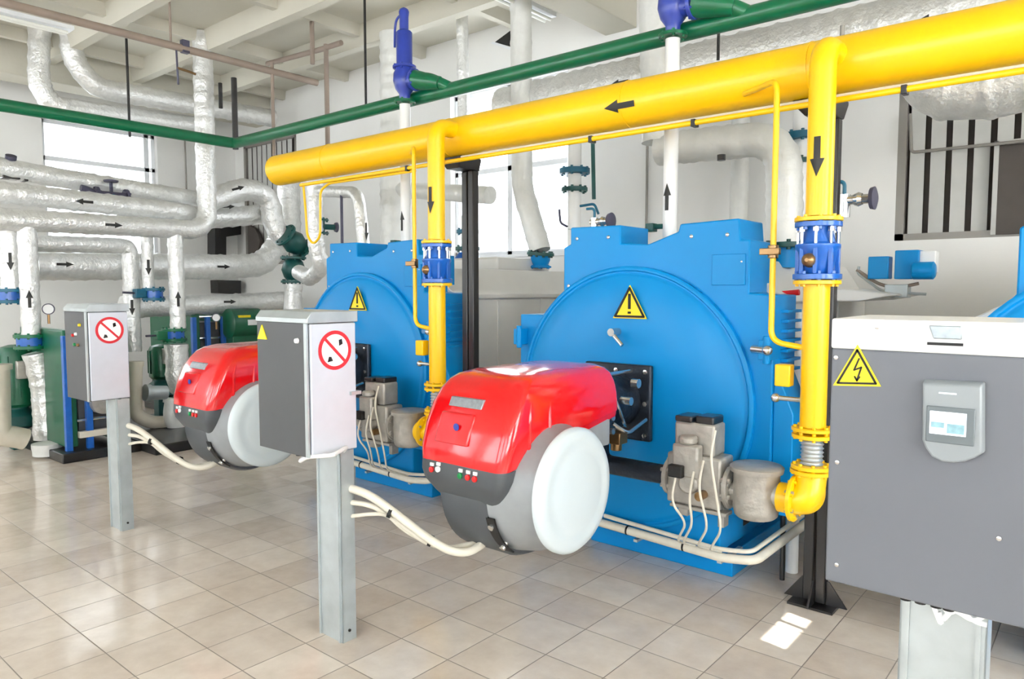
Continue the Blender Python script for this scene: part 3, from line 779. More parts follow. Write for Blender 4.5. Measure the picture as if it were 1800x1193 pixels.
def hv():
    A, B, C = at(1465, 677, Y=cyf), at(1549, 679, Y=cyf), at(1508, 605, Y=cyf)
    s = obj('voltage_sign', MB().prism([(A.x, A.z), (B.x, B.z), (C.x, C.z)], 'Y', cyf-.003, cyf), 'sign_y', t)
    g = (A+B+C)/3; k = MB(); y = cyf-.0035
    P3 = [g+(p-g)*.80 for p in (A, B, C)]
    for i in range(3): k.add(*strip(P3[i], P3[(i+1) % 3], .0022, y))
    bolt = [(1511, 630), (1500, 652), (1508, 650), (1504, 662), (1508, 668), (1513, 659), (1509, 660), (1516, 643), (1507, 646)]
    pts = [at(a, b, Y=cyf) for a, b in bolt]
    for a, b in (((1511, 630), (1502, 650)), ((1502, 650), (1515, 645)), ((1515, 645), (1507, 668))):
        k.add(*strip(at(*a, Y=cyf), at(*b, Y=cyf), .0016, y))
    k.add(*strip(at(1503, 661, Y=cyf), at(1507, 669, Y=cyf), .0014, y)).add(*strip(at(1512, 662, Y=cyf), at(1507, 669, Y=cyf), .0014, y))
    obj('sign_border', k, 'ink', s)
hv()
# operator panel: shield-shaped housing with rounded foot
o = [(1621, 671), (1727, 676), (1727, 797), (1712, 806), (1695, 812), (1675, 814), (1655, 812), (1637, 803), (1626, 788), (1620, 774)]
P_ = [at(a, b, Y=cyf-.03) for a, b in o]; g = sum(P_, V((0, 0, 0)))/len(P_)
h = MB().loft([[V((g.x+(p.x-g.x)*1.03, cyf+.0, g.z+(p.z-g.z)*1.03)) for p in P_], [V((p.x, cyf-.022, p.z)) for p in P_], [V((g.x+(p.x-g.x)*.96, cyf-.03, g.z+(p.z-g.z)*.96)) for p in P_]])
hm = obj('operator_panel', h, 'hmi', t, .003)
def scr(a, b, y0, y1, m, name, bev=.002):
    p, q = at(*a, Y=cyf-.033), at(*b, Y=cyf-.033)
    return obj(name, MB().box((p.x, cyf-y0, p.z), (q.x, cyf-y1, q.z)), m, hm, bev)
scr((1629, 712), (1712, 785), .030, .034, 'hmid', 'screen_bezel', .003)
scr((1635, 721), (1698, 768), .034, .0355, 'screen', 'touch_screen', .001)
scr((1637, 740), (1660, 752), .0355, .036, 'screen2', 'screen_field', 0); scr((1665, 744), (1695, 764), .0355, .036, 'screen2', 'screen_field', 0)
scr((1650, 689), (1681, 694), .030, .032, 'screen', 'logo_bar', 0)  # pale glowing bar stands for the illegible logo lettering
for px in (1592, 1618, 1646, 1668):
    q = at(px, 1052, Y=1.86); obj('cable_gland', MB().cyl((q.x, 1.86, .875), (q.x, 1.86, .91), .012, 12), 'ink', t)
t = thing('wiring_bundle', 'white wires drooping out of the touchscreen cabinet bottom, over the post', 'cables', (-.27, 1.88, .86))
for pts in ([(1640, 1062), (1655, 1100), (1650, 1075)], [(1665, 1068), (1685, 1075), (1710, 1092), (1738, 1078)], [(1662, 1080), (1690, 1068), (1712, 1092), (1735, 1098)], [(1675, 1065), (1668, 1078), (1658, 1088)]):
    obj('wire', MB().tube([(at(pts[0][0], 1045, Y=1.87).x, 1.87, .905)] + [at(a, b, Y=1.87) for a, b in pts], .006, .02, 8), 'white', t)

# ------------------------------------------------------------------ cables and trays
def cable_set(dx, label):
    t = thing('cable_bundle', label, 'cables', (-2.63+dx, 2.0, .6), 'cream cable bundles from posts to burners')
    a = [[(626, 862), (648, 868), (690, 898), (750, 945), (790, 968), (822, 972), (846, 958)],
         [(626, 888), (655, 888), (688, 908), (745, 952), (785, 965), (830, 955)],
         [(626, 915), (650, 903), (680, 903), (710, 932), (758, 958), (812, 974), (850, 952)]]
    for i, pp in enumerate(a):
        n = len(pp); pts = []
        for k, (x, y) in enumerate(pp):
            p = at(x, y, Y=1.99 + .36*(k/(n-1))**1.2); pts.append(p + V((dx, 0, 0)))
        pts[0] = V((-2.66+dx, 2.0, pts[0].z))
        pts.append(V((-2.20+dx, 2.42, .44)))
        obj('cable', MB().tube(pts, (.019, .012, .009)[i], .07, 12), 'cable', t)
    for (x, y) in ((686, 900), (757, 950)):
        p = at(x, y, Y=2.08 if x < 700 else 2.2) + V((dx, 0, 0))
        obj('cable_tie', MB().cyl(p+V((-.006, -.004, .002)), p+V((.006, .004, -.004)), .026, 14), 'ink', t)
    return t
cable_set(0, 'cream cables sagging from the middle box post to the nearer burner')
c2 = cable_set(-2.38, 'cream cables sagging from the leftmost box post to the farther burner')
t = thing('cable_loop', 'white cable loop under the middle control box', 'cable', (-2.68, 1.84, .86))
obj('cable', MB().tube([(-2.72, 1.84, .875), (-2.73, 1.80, .845), at(540, 803, Y=1.79), at(585, 800, Y=1.82), at(610, 785, Y=1.95), (-2.64, 1.97, .875)], .009, .03, 10), 'white', t)
def tray(dx, label):
    t = thing('cable_conduit', label, 'conduit', (BX+dx, 3.56, .2), 'cream conduits along the boiler plinths')
    pts = [(X(-.55), 3.53, .25), (X(.62), 3.53, .205), (X(.78), 3.56, .22), (X(.86), 4.3, .30)]
    obj('conduit_tube', MB().tube([V(p)+V((dx, 0, 0)) for p in pts], .024, .05, 14), 'cable', t)
    pts = [(X(-.1), 3.52, .285), (X(.6), 3.52, .25), (X(.76), 3.56, .26), (X(.84), 4.2, .34)]
    obj('conduit_tube', MB().tube([V(p)+V((dx, 0, 0)) for p in pts], .012, .05, 12), 'cable', t)
    for u in (-.3, .05, .40):
        obj('cable_tie', MB().cyl((X(u)+dx-.005, 3.53, .24-.035*(u+.3)), (X(u)+dx+.005, 3.53, .24-.035*(u+.3)), .027, 14), 'ink', t)
    for u in (-.4, .1, .60):
        obj('conduit_bracket', MB().box((X(u)+dx-.012, 3.53, .17), (X(u)+dx+.012, 3.81, .185)), 'galv', t)
    return t
tray(0, 'cream conduit run along the foot of the nearer blue boiler')
tray(-SP, 'cream conduit run along the foot of the farther blue boiler')

# ------------------------------------------------------------------ relief valves, their white pipes, green header
HY, HZ = 4.12, 3.15
t = thing('vent_header', 'dark green pipe crossing below the ceiling and turning towards the left', 'pipe', (-4.5, HY, HZ))
obj('header_tube', MB().tube([(-7.32, -1.5, HZ), (-7.32, HY, HZ), (1.5, HY, HZ)], .055, .07, 22), 'green', t)
for x in (-4.24, -1.86):
    obj('header_reducer', MB().cyl((x-.12, 4.0, HZ+.10), (x+.10, 4.06, HZ+.05), .078, 20, .05), 'green', t)
    obj('header_branch', MB().tube([(x-.14, 4.0, HZ+.10), (x, 4.02, HZ+.10), (x+.16, HY, HZ+.01)], .048, .07, 16), 'green', t)
def relief(dx, label):
    x = -4.48+dx; y = 4.0
    t = thing('relief_valve', label, 'valve', (x, y, HZ), 'dark blue relief valves')
    obj('valve_bonnet', MB().lathe((x, y, 3.10), (0,0,1), [(0, .040), (.06, .045), (.10, .075), (.16, .092), (.22, .088), (.27, .066), (.285, .064), (.54, .064), (.55, .055), (.56, .036), (.66, .036), (.70, .042), (.72, .034), (.735, .01)], 28), 'navy', t, ang=45)
    obj('base_flange', MB().flange((x, y, 3.10), (0,0,1), .085, .02, 6, .009), 'green', t)
    obj('collar_flange', MB().flange((x, y, 3.37), (0,0,1), .094, .02, 6, .010), 'navy', t)
    obj('outlet', MB().cyl((x+.03, y, 3.25), (x+.13, y, 3.25), .058, 20).flange((x+.125, y, 3.25), (1, 0, 0), .085, .024, 6, .010), 'navy', t)
    obj('test_lever', MB().tube([(x-.02, y, 3.79), (x-.09, y, 3.77), (x-.11, y, 3.70), (x-.115, y, 3.55)], .010, .05, 10), 'navy', t)
    u = thing('relief_pipe', ('white pipe under the relief valve of the farther boiler' if dx == 0 else 'white pipe under the cut-off relief valve of the nearer boiler'), 'pipe', (x, y, 1.9), 'white pipes under the relief valves')
    obj('pipe_tube', MB().cyl((x, y, 1.76), (x, y, 3.08), .043, 24), 'white', u)
    arrow(u, (x, y, 2.15), (0, 0, 1), (.0, -1, 0), .043, .16, .05)
    obj('pipe_cock', MB().cyl((x-.10, y-.02, 1.98), (x+.02, y, 1.98), .016, 10).box((x-.14, y-.05, 1.95), (x-.09, y+.01, 2.0)), 'dgreen', u, .003)
    return t
relief(0, 'dark blue relief valve above the farther boiler, fully in view')
relief(2.37, 'dark blue relief valve above the nearer boiler, cut off at the top edge')

# ------------------------------------------------------------------ actuator on the nearer boiler's jacket
t = thing('damper_actuator', 'pair of bright blue boxes on a cradle above the cabinet lid', 'actuator', (-1.45, 4.85, 1.62))
AY = 4.7
def abx(a, b, y, dep, m, nm, bev=.006):
    p, q = at(*a, Y=y), at(*b, Y=y); return obj(nm, MB().box((p.x, y, p.z), (q.x, y+dep, q.z)), m, t, bev)
abx((1526, 451), (1561, 490), AY, .10, 'blue', 'junction_box')
abx((1573, 440), (1614, 490), AY, .14, 'blue', 'motor_box')
abx((1614, 441), (1644, 480), AY+.03, .09, 'white', 'terminal_cover')
p = at(1622, 480, Y=AY-.03); obj('motor_drum', MB().lathe((p.x-.06, AY-.01, p.z+.015), (1, 0, 0), [(0, .04), (.01, .05), (.11, .05), (.12, .035)], 20), 'blue', t)
pp = [at(x, y, Y=AY+.05) for x, y in ((1506, 474), (1545, 500), (1578, 506), (1615, 498))]
obj('cradle_bar', MB().tube(pp, .010, .05, 10), 'brown', t)
pp = [at(x, y, Y=AY+.1) for x, y in ((1480, 468), (1508, 470))]
obj('cradle_bar', MB().tube([at(1510, 468, Y=AY+.05), at(1507, 480, Y=AY+.05), at(1550, 512, Y=AY+.05), at(1628, 517, Y=AY+.05)], .008, .04, 10), 'galv', t)
obj('cradle_foot', MB().box((at(1560, 520, Y=AY+.1).x, AY+.02, 1.55), (at(1600, 520, Y=AY+.1).x, AY+.12, at(1570, 500, Y=AY+.1).z)), 'galv', t, .004)
obj('shelf_plate', MB().prism([(-1.62, 1.60), (-1.62, 1.53), (-1.15, 1.53), (-.98, 1.565), (-1.0, 1.575), (-1.2, 1.60)], 'Y', 4.45, 5.3), 'jacket', t, .006)

# ------------------------------------------------------------------ foil-wrapped and white pipes: helper
def foil(name, label, cat, pts, r, arrows=(), group=None, bend=None, m='foil', cr=.06, band=.15, extra=None):
    pts = [V((p[0], p[1], min(p[2], ZC-.01))) for p in pts]
    t = thing(name, label, cat, pts[0], group)
    obj('pipe_jacket', MB().tube(pts, r, bend if bend is not None else r*1.8, 20, .035, cr, band), m, t, ang=70)
    for p, ax, fc in arrows: arrow(t, p, ax, fc, r*1.05, .17, .06)
    return t
def on(px, py, pts_axis, X=None, Y=None): return at(px, py, X=X, Y=Y)
XP = -8.1
lh = foil('insulated_pipe', 'foil-wrapped pipe running level then turning straight up to the ceiling', 'pipe', [(XP, .8, 2.25), (XP, 4.20, 2.27), (XP, 4.20, ZC)], .105,
          [((XP, 3.14, 2.27), (0, 1, 0), (1, -.3, -.1))], 'foil-wrapped pipes on the left', .26)
foil('insulated_pipe', 'foil-wrapped level pipe just above the one that turns up', 'pipe', [(XP-.15, .6, 2.53), (XP-.15, 2.0, 2.53), (XP-.15, 4.05, 2.47), (XP-.5, 4.4, 2.45)], .105,
     [((XP-.15, 2.92, 2.50), (0, -1, 0), (1, -.3, -.1))], 'foil-wrapped pipes on the left')
foil('insulated_pipe', 'topmost foil-wrapped level pipe under the left window, bowed at its left end', 'pipe', [(XP-.5, .6, 2.78), (XP-.5, 1.9, 2.86), (XP-.5, 2.6, 2.78), (XP-.5, 4.3, 2.68), (XP-.5, 4.9, 2.66)], .10,
     [((XP-.5, 2.1, 2.84), (0, -1, 0), (1, -.3, -.1))], 'foil-wrapped pipes on the left', .3)
for (px, y0, y1, r, xx, lab, ar, up) in (
    (47, 400, 588, .082, XP, 'bright foil-wrapped upright at far left, above the green flange', 525, 1),
    (308, 410, 577, .082, XP, 'bright foil-wrapped upright right of the leftmost control box', 525, 1),
    (17, 405, 508, .095, XP-.25, 'crinkled foil-wrapped upright at the left picture edge', 460, -1),
    (258, 412, 508, .062, XP-.25, 'slim foil-wrapped upright above the teal flange', 470, -1)):
    a, b = at(px, y0, X=xx), at(px, y1, X=xx)
    foil('insulated_pipe', lab, 'pipe', [(xx, a.y, a.z+.05), (xx, a.y, b.z)], r, [((xx, a.y, at(px, ar, X=xx).z), (0, 0, up), (1, -.35, 0))], 'foil-wrapped uprights on the left')
def flangepair(px, y, X_, r, label, m='teal', lever=None):
    c = at(px, y, X=X_)
    t = thing('flanged_valve', label, 'valve', c, 'flanged valves on the left pipes')
    obj('valve_flange', MB().flange(c+V((0, 0, .055)), (0,0,1), r, .03, 8, .012), m, t)
    obj('valve_flange', MB().flange(c-V((0, 0, .055)), (0,0,1), r, .03, 8, .012), m, t)
    obj('valve_body', MB().cyl(c-V((0,0,.055)), c+V((0,0,.055)), r*.82, 24), 'blue_deep' if m != 'dgreen' else m, t)
    if lever:
        obj('valve_neck', MB().cyl(c, c+V(lever)*.55, .03, 12), 'blue_deep', t)
        obj('gear_box', MB().box(c+V(lever)*.5-V((.05,.06,.05)), c+V(lever)*.5+V((.05,.06,.05))), m, t, .01)
        obj('hand_lever', MB().cyl(c+V(lever)*.5, c+V(lever)*1.1, .012, 10), 'wheel', t)
    return t
flangepair(53, 600, XP, .14, 'green and blue flanged valve on the far left bright upright', 'green', (0, .33, 0))
flangepair(15, 520, XP-.25, .15, 'teal flanged valve at the left picture edge', 'teal')
flangepair(270, 517, XP-.25, .12, 'teal flanged valve with lever behind the leftmost box sign', 'teal', (0, -.30, .02))
flangepair(306, 588, XP, .13, 'green flanged valve on the upright left of the farther red hood', 'green', (0, -.28, 0))
# lower uprights under the flanges
a = at(62, 615, X=XP); b = at(64, 782, X=XP)
foil('insulated_pipe', 'thick foil-wrapped upright standing on the floor at far left', 'pipe', [(XP, a.y, a.z-.03), (XP, a.y+.06, .62), (XP, a.y+.06, .12)], .108, (), 'lower pipes on the left', .1, 'foil', .07)
foil('end_cap', 'grey rounded pipe end resting on the floor at far left', 'pipe end', [(XP+.28, a.y-.02, .13), (XP+.28, a.y-.02, .02)], .125, (), None, .05, 'foil_matte', .02)
a = at(310, 605, X=XP)
foil('insulated_pipe', 'foil-wrapped lower upright directly behind the farther red hood', 'pipe', [(XP, a.y, a.z), (XP, a.y, .55), (XP, a.y+.2, .3)], .12, (), 'lower pipes on the left', .1)
foil('insulated_pipe', 'slim level pipe below the window that elbows down behind the box', 'pipe', [(XP-.4, 1.8, at(100, 432, X=XP-.4).z), (XP-.4, at(228, 432, X=XP-.4).y, at(228, 432, X=XP-.4).z), (XP-.4, at(228, 432, X=XP-.4).y, .9)], .085, [((XP-.4, at(228, 470, X=XP-.4).y, at(228, 540, X=XP-.4).z), (0, 0, -1), (1, -.3, 0))], 'foil-wrapped pipes on the left', .12)
# thick matte duct low on the left wall that curls up toward the green valves
XD = -8.9
foil('insulated_duct', 'wide ribbed foil duct running level and curling up to the green valves', 'duct', [at(60, 467, X=XD), at(400, 469, X=XD), at(462, 466, X=XD), at(490, 428, X=XD), at(492, 405, X=XD)], .155,
     [(at(105, 465, X=XD), (0, 1, 0), (1, -.3, 0)), (at(382, 469, X=XD), (0, 1, 0), (1, -.3, 0))], 'wide foil ducts', .22, 'foil', .035, .16)
foil('insulated_duct', 'wide foil duct running level behind the green frame tops', 'duct', [at(215, 540, X=XD), at(400, 534, X=XD), at(520, 527, X=XD)], .125,
     [(at(395, 530, X=XD), (0, 1, 0), (1, -.3, 0))], 'wide foil ducts', .2, 'foil', .04, .2)
XQ = -8.3
foil('insulated_pipe', 'foil-wrapped pipe arching over and down onto the green valve', 'pipe', [at(368, 352, X=XQ), at(430, 330, X=XQ), at(474, 345, X=XQ), at(480, 398, X=XQ), at(512, 434, X=XQ+.1)], .13,
     [(at(410, 337, X=XQ), (0, 1, .35), (1, -.4, .1))], 'foil-wrapped pipes by the green valves', .22, 'foil', .05)
foil('insulated_pipe', 'foil-wrapped level pipe ending at the arched pipe', 'pipe', [at(362, 384, X=XQ-.25), at(470, 376, X=XQ-.25)], .125,
     [(at(392, 367, X=XQ-.25), (0, 1, .1), (1, -.4, .1))], 'foil-wrapped pipes by the green valves')
foil('insulated_pipe', 'foil-wrapped upright rising between the arched pipe and the yellow main', 'pipe', [at(509, 415, X=XQ-.5), at(508, 345, X=XQ-.5), at(506, 285, X=XQ-.5)], .15,
     (), 'foil-wrapped pipes by the green valves', .25)
# green valves by that group
for (px, py, lab, ang) in ((517, 426, 'dark green round valve where the arched pipe ends, the upper of two', 35), (516, 474, 'dark green valve body below the round one, the lower of two', 90)):
    c = at(px, py, X=-8.1)
    t = thing('check_valve', lab, 'valve', c, 'dark green valves left of the farther boiler')
    d = V((0, math.cos(math.radians(ang)), -math.sin(math.radians(ang))))
    obj('valve_body', MB().lathe(c-d*.13, d, [(0, .09), (.03, .12), (.13, .15), (.22, .12), (.26, .09)], 24), 'dgreen', t)
    obj('valve_flange', MB().flange(c-d*.15, d, .16, .03, 8, .012), 'dgreen', t)
    obj('valve_flange', MB().flange(c+d*.15, d, .16, .03, 8, .012), 'dgreen', t)
foil('insulated_pipe', 'short foil-wrapped drop below the lower dark green valve', 'pipe', [at(516, 500, X=-8.1), at(514, 560, X=-8.1), at(500, 600, X=-8.1)], .11, (), 'foil-wrapped pipes by the green valves')
XR2 = -6.6
foil('insulated_pipe', 'foil-wrapped upright below the yellow main end, bending back to the green valve', 'pipe', [at(553, 300, X=XR2), at(553, 395, X=XR2), at(557, 440, X=XR2), at(566, 470, X=XR2), at(545, 490, X=XR2-.3), at(525, 478, X=XR2-.8)], .085,
     (), 'foil-wrapped pipes by the green valves', .12)
c = at(561, 398, X=XR2); t = thing('gate_valve', 'small dark green gate valve below the yellow main end', 'valve', c)
obj('valve_body', MB().cyl(c-V((0,0,.07)), c+V((0,0,.07)), .06, 16).cyl(c, c+V((.05, .16, 0)), .03, 12), 'dgreen', t)
obj('valve_flange', MB().flange(c+V((0,0,.07)), (0,0,1), .10, .02, 6, .01), 'dgreen', t)
obj('valve_flange', MB().flange(c-V((0,0,.07)), (0,0,1), .10, .02, 6, .01), 'dgreen', t)
obj('handwheel', MB().lathe(c+V((.05, .17, 0)), (.2, .9, 0), [(0, .05), (.02, .055), (.03, .03)], 18), 'wheel', t)
# yellow gauge loop hanging from the main's far end
t = thing('gauge_loop', 'thin yellow U-loop hanging under the far end of the yellow main', 'pipe', (-5.4, 3.5, 2.45))
L1 = [at(x, y, Y=3.52) for x, y in ((533, 322), (538, 380), (540, 415), (551, 430), (563, 415), (563, 335), (578, 322), (730, 300))]
obj('loop_tube', MB().tube(L1, .010, .05, 10), 'yellow', t)

# ------------------------------------------------------------------ high level pipes upper left
XH = -9.4
foil('insulated_pipe', 'foil pipe dropping from the ceiling at upper left into a leftmost elbow', 'pipe', [at(66, -20, X=XH), at(68, 150, X=XH), at(92, 186, X=XH), at(350, 222, X=XH)], .11, (), 'high foil pipes upper left', .18)
foil('insulated_pipe', 'foil pipe curving from a drop into a long level run under the ceiling', 'pipe', [at(122, 0, X=XH+.2), at(126, 100, X=XH+.2), at(165, 155, X=XH+.2), at(340, 184, X=XH+.2), at(480, 208, X=XH+.2)], .115, (), 'high foil pipes upper left', .3)
def rod(name, label, cat, p, q, r, m, group=None):
    p, q = V(p), V(q); o = obj(name, MB().cyl(p, q, r, 12), m, None, loc=p); tag(o, label, cat, group); return o
t = thing('conduit_rail', 'grey brown pipe slanting across the ceiling at upper left', 'pipe', (-7.0, 2, 3.9))
obj('rail_tube', MB().cyl((-7.0, -1.0, 3.9), (-7.0, 4.95, 3.9), .035, 14), 'brown', t)
q = at(300, 70, X=-7.0); obj('rail_hanger', MB().cyl((-7.0, q.y, 3.9), (-7.0, q.y, ZC), .012, 8), 'brown', t)
obj('rail_valve', MB().box((-7.03, q.y+.10, 3.86), (-6.97, q.y+.17, 3.98)).cyl((-7.0, q.y+.05, 3.9), (-7.0, q.y+.06, 3.55), .010, 8), 'wheel', t, .005)
q2 = at(315, 120, X=-7.0); obj('drain_tap', MB().tube([(-7.0, q2.y-.02, q2.z), (-7.0, q2.y+.10, q2.z-.01), (-7.0, q2.y+.16, q2.z-.02)], .012, .02, 8), 'brass', t)
rod('wall_rail', 'dark thin channel along the top of the left wall', 'rail', (XL+.12, .5, at(75, 145, X=XL+.12).z), (XL+.12, 3.95, at(75, 145, X=XL+.12).z), .04, 'brown')
def rodpx(px, y0, y1, r, m, label, pl, name='hanger_rod', cat='rod', group='thin rods hanging from the ceiling'):
    a, b = at(px, y0, **pl), at(px, y1, **pl); return rod(name, label, cat, (a.x, a.y, min(a.z, ZC-.005)), (a.x, a.y, b.z), r, m, group)
rodpx(222, 68, 240, .012, 'black', 'black hanger rod in front of the left window top', dict(X=-7.32))
rodpx(411, 137, 262, .030, 'black', 'thick black hanger at the green pipe corner', dict(X=-7.32))
rodpx(387, 146, 190, .022, 'black', 'short black hanger just left of the thick corner hanger', dict(X=-7.9))
rodpx(640, -60, 205, .011, 'black', 'long black hanger rod left of the blue relief valve', dict(Y=HY))
rodpx(1265, -40, 105, .011, 'black', 'black hanger rod right of the cut-off relief valve', dict(Y=5.0))
rodpx(478, 110, 322, .018, 'brown', 'thin brown upright pipe ending behind the main far end', dict(X=-7.0), 'thin_pipe', 'pipe', None)
rodpx(573, 78, 260, .026, 'brown', 'grey brown upright pipe just right of the thin one', dict(Y=4.9), 'thin_pipe', 'pipe', None)
rodpx(547, -20, 112, .024, 'brown', 'grey pipe stub coming from the ceiling left of the relief valve', dict(X=-6.6), 'thin_pipe', 'pipe', None)
t = thing('cross_pipe', 'grey brown pipe running from the rail end towards the right under the ceiling', 'pipe', (-6.9, 4.9, 3.75))
obj('pipe_tube', MB().tube([at(470, 112, Y=4.9), at(560, 88, Y=4.9), at(600, 75, Y=4.9)], .028, .05, 12), 'brown', t)

# ------------------------------------------------------------------ uprights and ducts between the boilers
t = foil('flue_pipe', 'white jacketed upright that slants down onto a blue fitting, centre', 'pipe', [at(915, -60, Y=5.3), at(918, 330, Y=5.3), at(950, 441, Y=5.3)], .098, (), None, .12, 'foil_matte', .03, .3)
c = at(950, 446, Y=5.3); v = thing('flue_fitting', 'bright blue flanged fitting with green ring on the far boiler top', 'fitting', c)
obj('fitting_ring', MB().flange(c, (.1, 0, 1), .125, .03, 10, .012), 'dgreen', v)
obj('fitting_body', MB().lathe(c-V((0,0,.13)), (0,0,1), [(0, .08), (.03, .07), (.07, .09), (.115, .09)], 20).flange(c-V((0,0,.12)), (0,0,1), .10, .015, 6, .008), 'blue', v)
foil('insulated_pipe', 'foil upright from the ceiling left of the white jacketed one', 'pipe', [at(812, 15, Y=5.6), at(816, 250, Y=5.6)], .062, (), None, .1, 'foil', .08, .2)
foil('insulated_pipe', 'wide white upright behind the nearer relief valve', 'pipe', [at(1150, -30, Y=5.2), at(1157, 250, Y=5.2)], .125, (), None, .1, 'foil_matte', .015, .6)
fl = foil('flue_duct', 'wide ribbed duct running level then bending down behind the boiler top', 'duct', [at(1160, 262, Y=5.2), at(1378, 240, Y=5.2), at(1379, 500, Y=5.2)], .122, (), None, .26, 'foil_matte', .03, .09)
obj('duct_clamp', MB().cyl(at(1268, 272, Y=5.05), at(1268, 282, Y=5.05), .03, 10), 'black', fl)
foil('supply_duct', 'large crinkled silver duct running above and behind the yellow main', 'duct', [(-4.7, 5.5, 3.35), (.9, 5.5, 3.35)], .20,
     [(V((at(1090, 130, Y=5.3).x, 5.5, 3.35)), (-1, 0, 0), (.3, -1, -.2)), (V((at(1637, 8, Y=5.3).x, 5.5, 3.35)), (-1, 0, 0), (.3, -1, -.25))], None, .3, 'foil', .04, .14)
foil('supply_duct', 'large silver duct seen below the yellow main in front of the grille', 'duct', [at(1622, 120, Y=5.0), at(1655, 160, Y=5.0), at(1730, 158, Y=5.0), at(1860, 128, Y=5.0)], .17, (), None, .3, 'foil', .04, .2)
foil('insulated_pipe', 'wide pale upright behind the far boiler top, right of the elbow pipe', 'pipe', [at(693, 60, Y=5.3), at(693, 440, Y=5.3)], .15, (), None, .1, 'foil_matte', .02, .12)
foil('insulated_pipe', 'silver pipe elbow dropping onto the far boiler top', 'pipe', [at(551, 336, Y=4.62), at(630, 338, Y=4.5), at(641, 446, Y=4.5)], .058,
     [(at(653, 408, Y=4.45), (0, 0, -1), (0, -1, 0))], None, .14, 'foil', .03, .3)
foil('insulated_pipe', 'short pale horizontal pipe end right of the farther black post', 'pipe', [at(700, 333, Y=5.3), at(862, 343, Y=5.2)], .085, (), None, .05, 'foil_matte', .02, .5)
rodpx(600, 336, 470, .015, 'wheel', 'thin dark upright left of the silver elbow pipe', dict(Y=4.5), 'thin_pipe', 'pipe', None)
def stack(px, items, Y_, label, base):
    c = at(px, items[0][0], Y=Y_); t = thing('pipe_fitting', label, 'fitting', (c.x, Y_, base))
    top, bot = at(px, items[0][0]-28, Y=Y_), at(px, items[-1][0]+items[-1][3], Y=Y_)
    if Y_ > 5.4: top.z = 3.2
    obj('fitting_tube', MB().cyl((c.x, Y_, bot.z), (c.x, Y_, top.z), .062, 20), 'white', t)
    for (y, r, m, _) in items:
        z = at(px, y, Y=Y_).z; obj('fitting_flange', MB().flange((c.x, Y_, z), (0,0,1), r, .05 if r > .12 else .035, 8, .012), m, t)
    return t, c
t, c = stack(1010, [(301, .14, 'teal', 0), (333, .12, 'dgreen', 70)], 5.5, 'white upright with two teal flanges behind the nearer boiler top', 1.95)
obj('side_gauge_pipe', MB().tube([at(983, 368, Y=4.8), at(985, 392, Y=4.8), at(997, 398, Y=4.8)], .010, .03, 8), 'wheel', t)
obj('side_rod', MB().cyl(at(1042, 250, Y=4.8), at(1044, 350, Y=4.8), .016, 8), 'dgreen', t)
obj('crank_lever', MB().tube([at(1020, 362, Y=4.7), at(1045, 358, Y=4.7), at(1052, 376, Y=4.7)], .010, .03, 8), 'teal', t)
def cock(px, py, Y_, label, scale=1.0):
    c = at(px, py, Y=Y_); t = thing('pressure_cock', label, 'valve', c, 'small bright cocks on the boiler tops'); s = scale
    obj('cock_body', MB().cyl(c-V((.03*s,0,0)), c+V((.13*s,0,0)), .025*s, 12).cyl(c-V((0,0,.09*s)), c+V((0,0,.03*s)), .03*s, 12).lathe(c+V((.05*s,0,0)), (1,0,0), [(0,.03*s),(.02*s,.038*s),(.04*s,.03*s)], 12), 'chrome', t)
    obj('cock_wheel', MB().lathe(c+V((.13*s,0,0)), (1,0,0), [(0, .055*s), (.02*s, .06*s), (.03*s, .03*s)], 18), 'wheel', t)
    obj('cock_hook', MB().tube([c+V((0,0,.03*s)), c+V((0,0,.10*s)), c+V((-.07*s,0,.10*s))], .010*s, .03, 8), 'teal', t)
    return t
cock(1045, 390, 3.86, 'bright cock with dark wheel on top of the nearer boiler, left part', .85)
cock(1484, 352, 4.12, 'bright cock with dark wheel beside the nearest yellow riser', 1.0)
t, c = stack(822, [(407, .105, 'teal', 0), (437, .115, 'dgreen', 8)], 5.0, 'two dark green flanges on a white neck right of the farther post', 1.8)
q = at(822, 440, Y=5.0); obj('blue_cone', MB().lathe((q.x, 5.0, 1.80), (0,0,1), [(0, .19), (max(.02, q.z-1.82), .085)], 20), 'blue_deep', t)
t, c = stack(1409, [(240, .13, 'teal', 0), (283, .085, 'dgreen', 150)], 5.5, 'slim white upright with teal flanges left of the nearest riser', 1.8)
rodpx(1481, 45, 352, .012, 'alu', 'thin grey upright just right of the nearest riser', dict(Y=4.12), 'thin_pipe', 'pipe', None)
c = at(1384, 440, Y=4.3); t = thing('pipe_clamp_fitting', 'bright blue fitting with green flange left of the shut-off valve', 'fitting', c)
obj('fitting_body', MB().cyl(c-V((.02,0,.10)), c+V((-.02,0,.02)), .075, 18), 'blue', t)
obj('fitting_flange', MB().flange(c+V((0,0,.03)), (0,0,1), .13, .03, 8, .012), 'dgreen', t)
# slim wall conduits behind
rodpx(325, 245, 350, .012, 'alu', 'slim conduit on the left wall beside the window', dict(X=XL+.05), 'wall_conduit', 'conduit', 'slim wall conduits')
rodpx(1138, 245, 420, .012, 'alu', 'slim conduit on the back wall between the two boilers', dict(Y=YB-.04), 'wall_conduit', 'conduit', 'slim wall conduits')

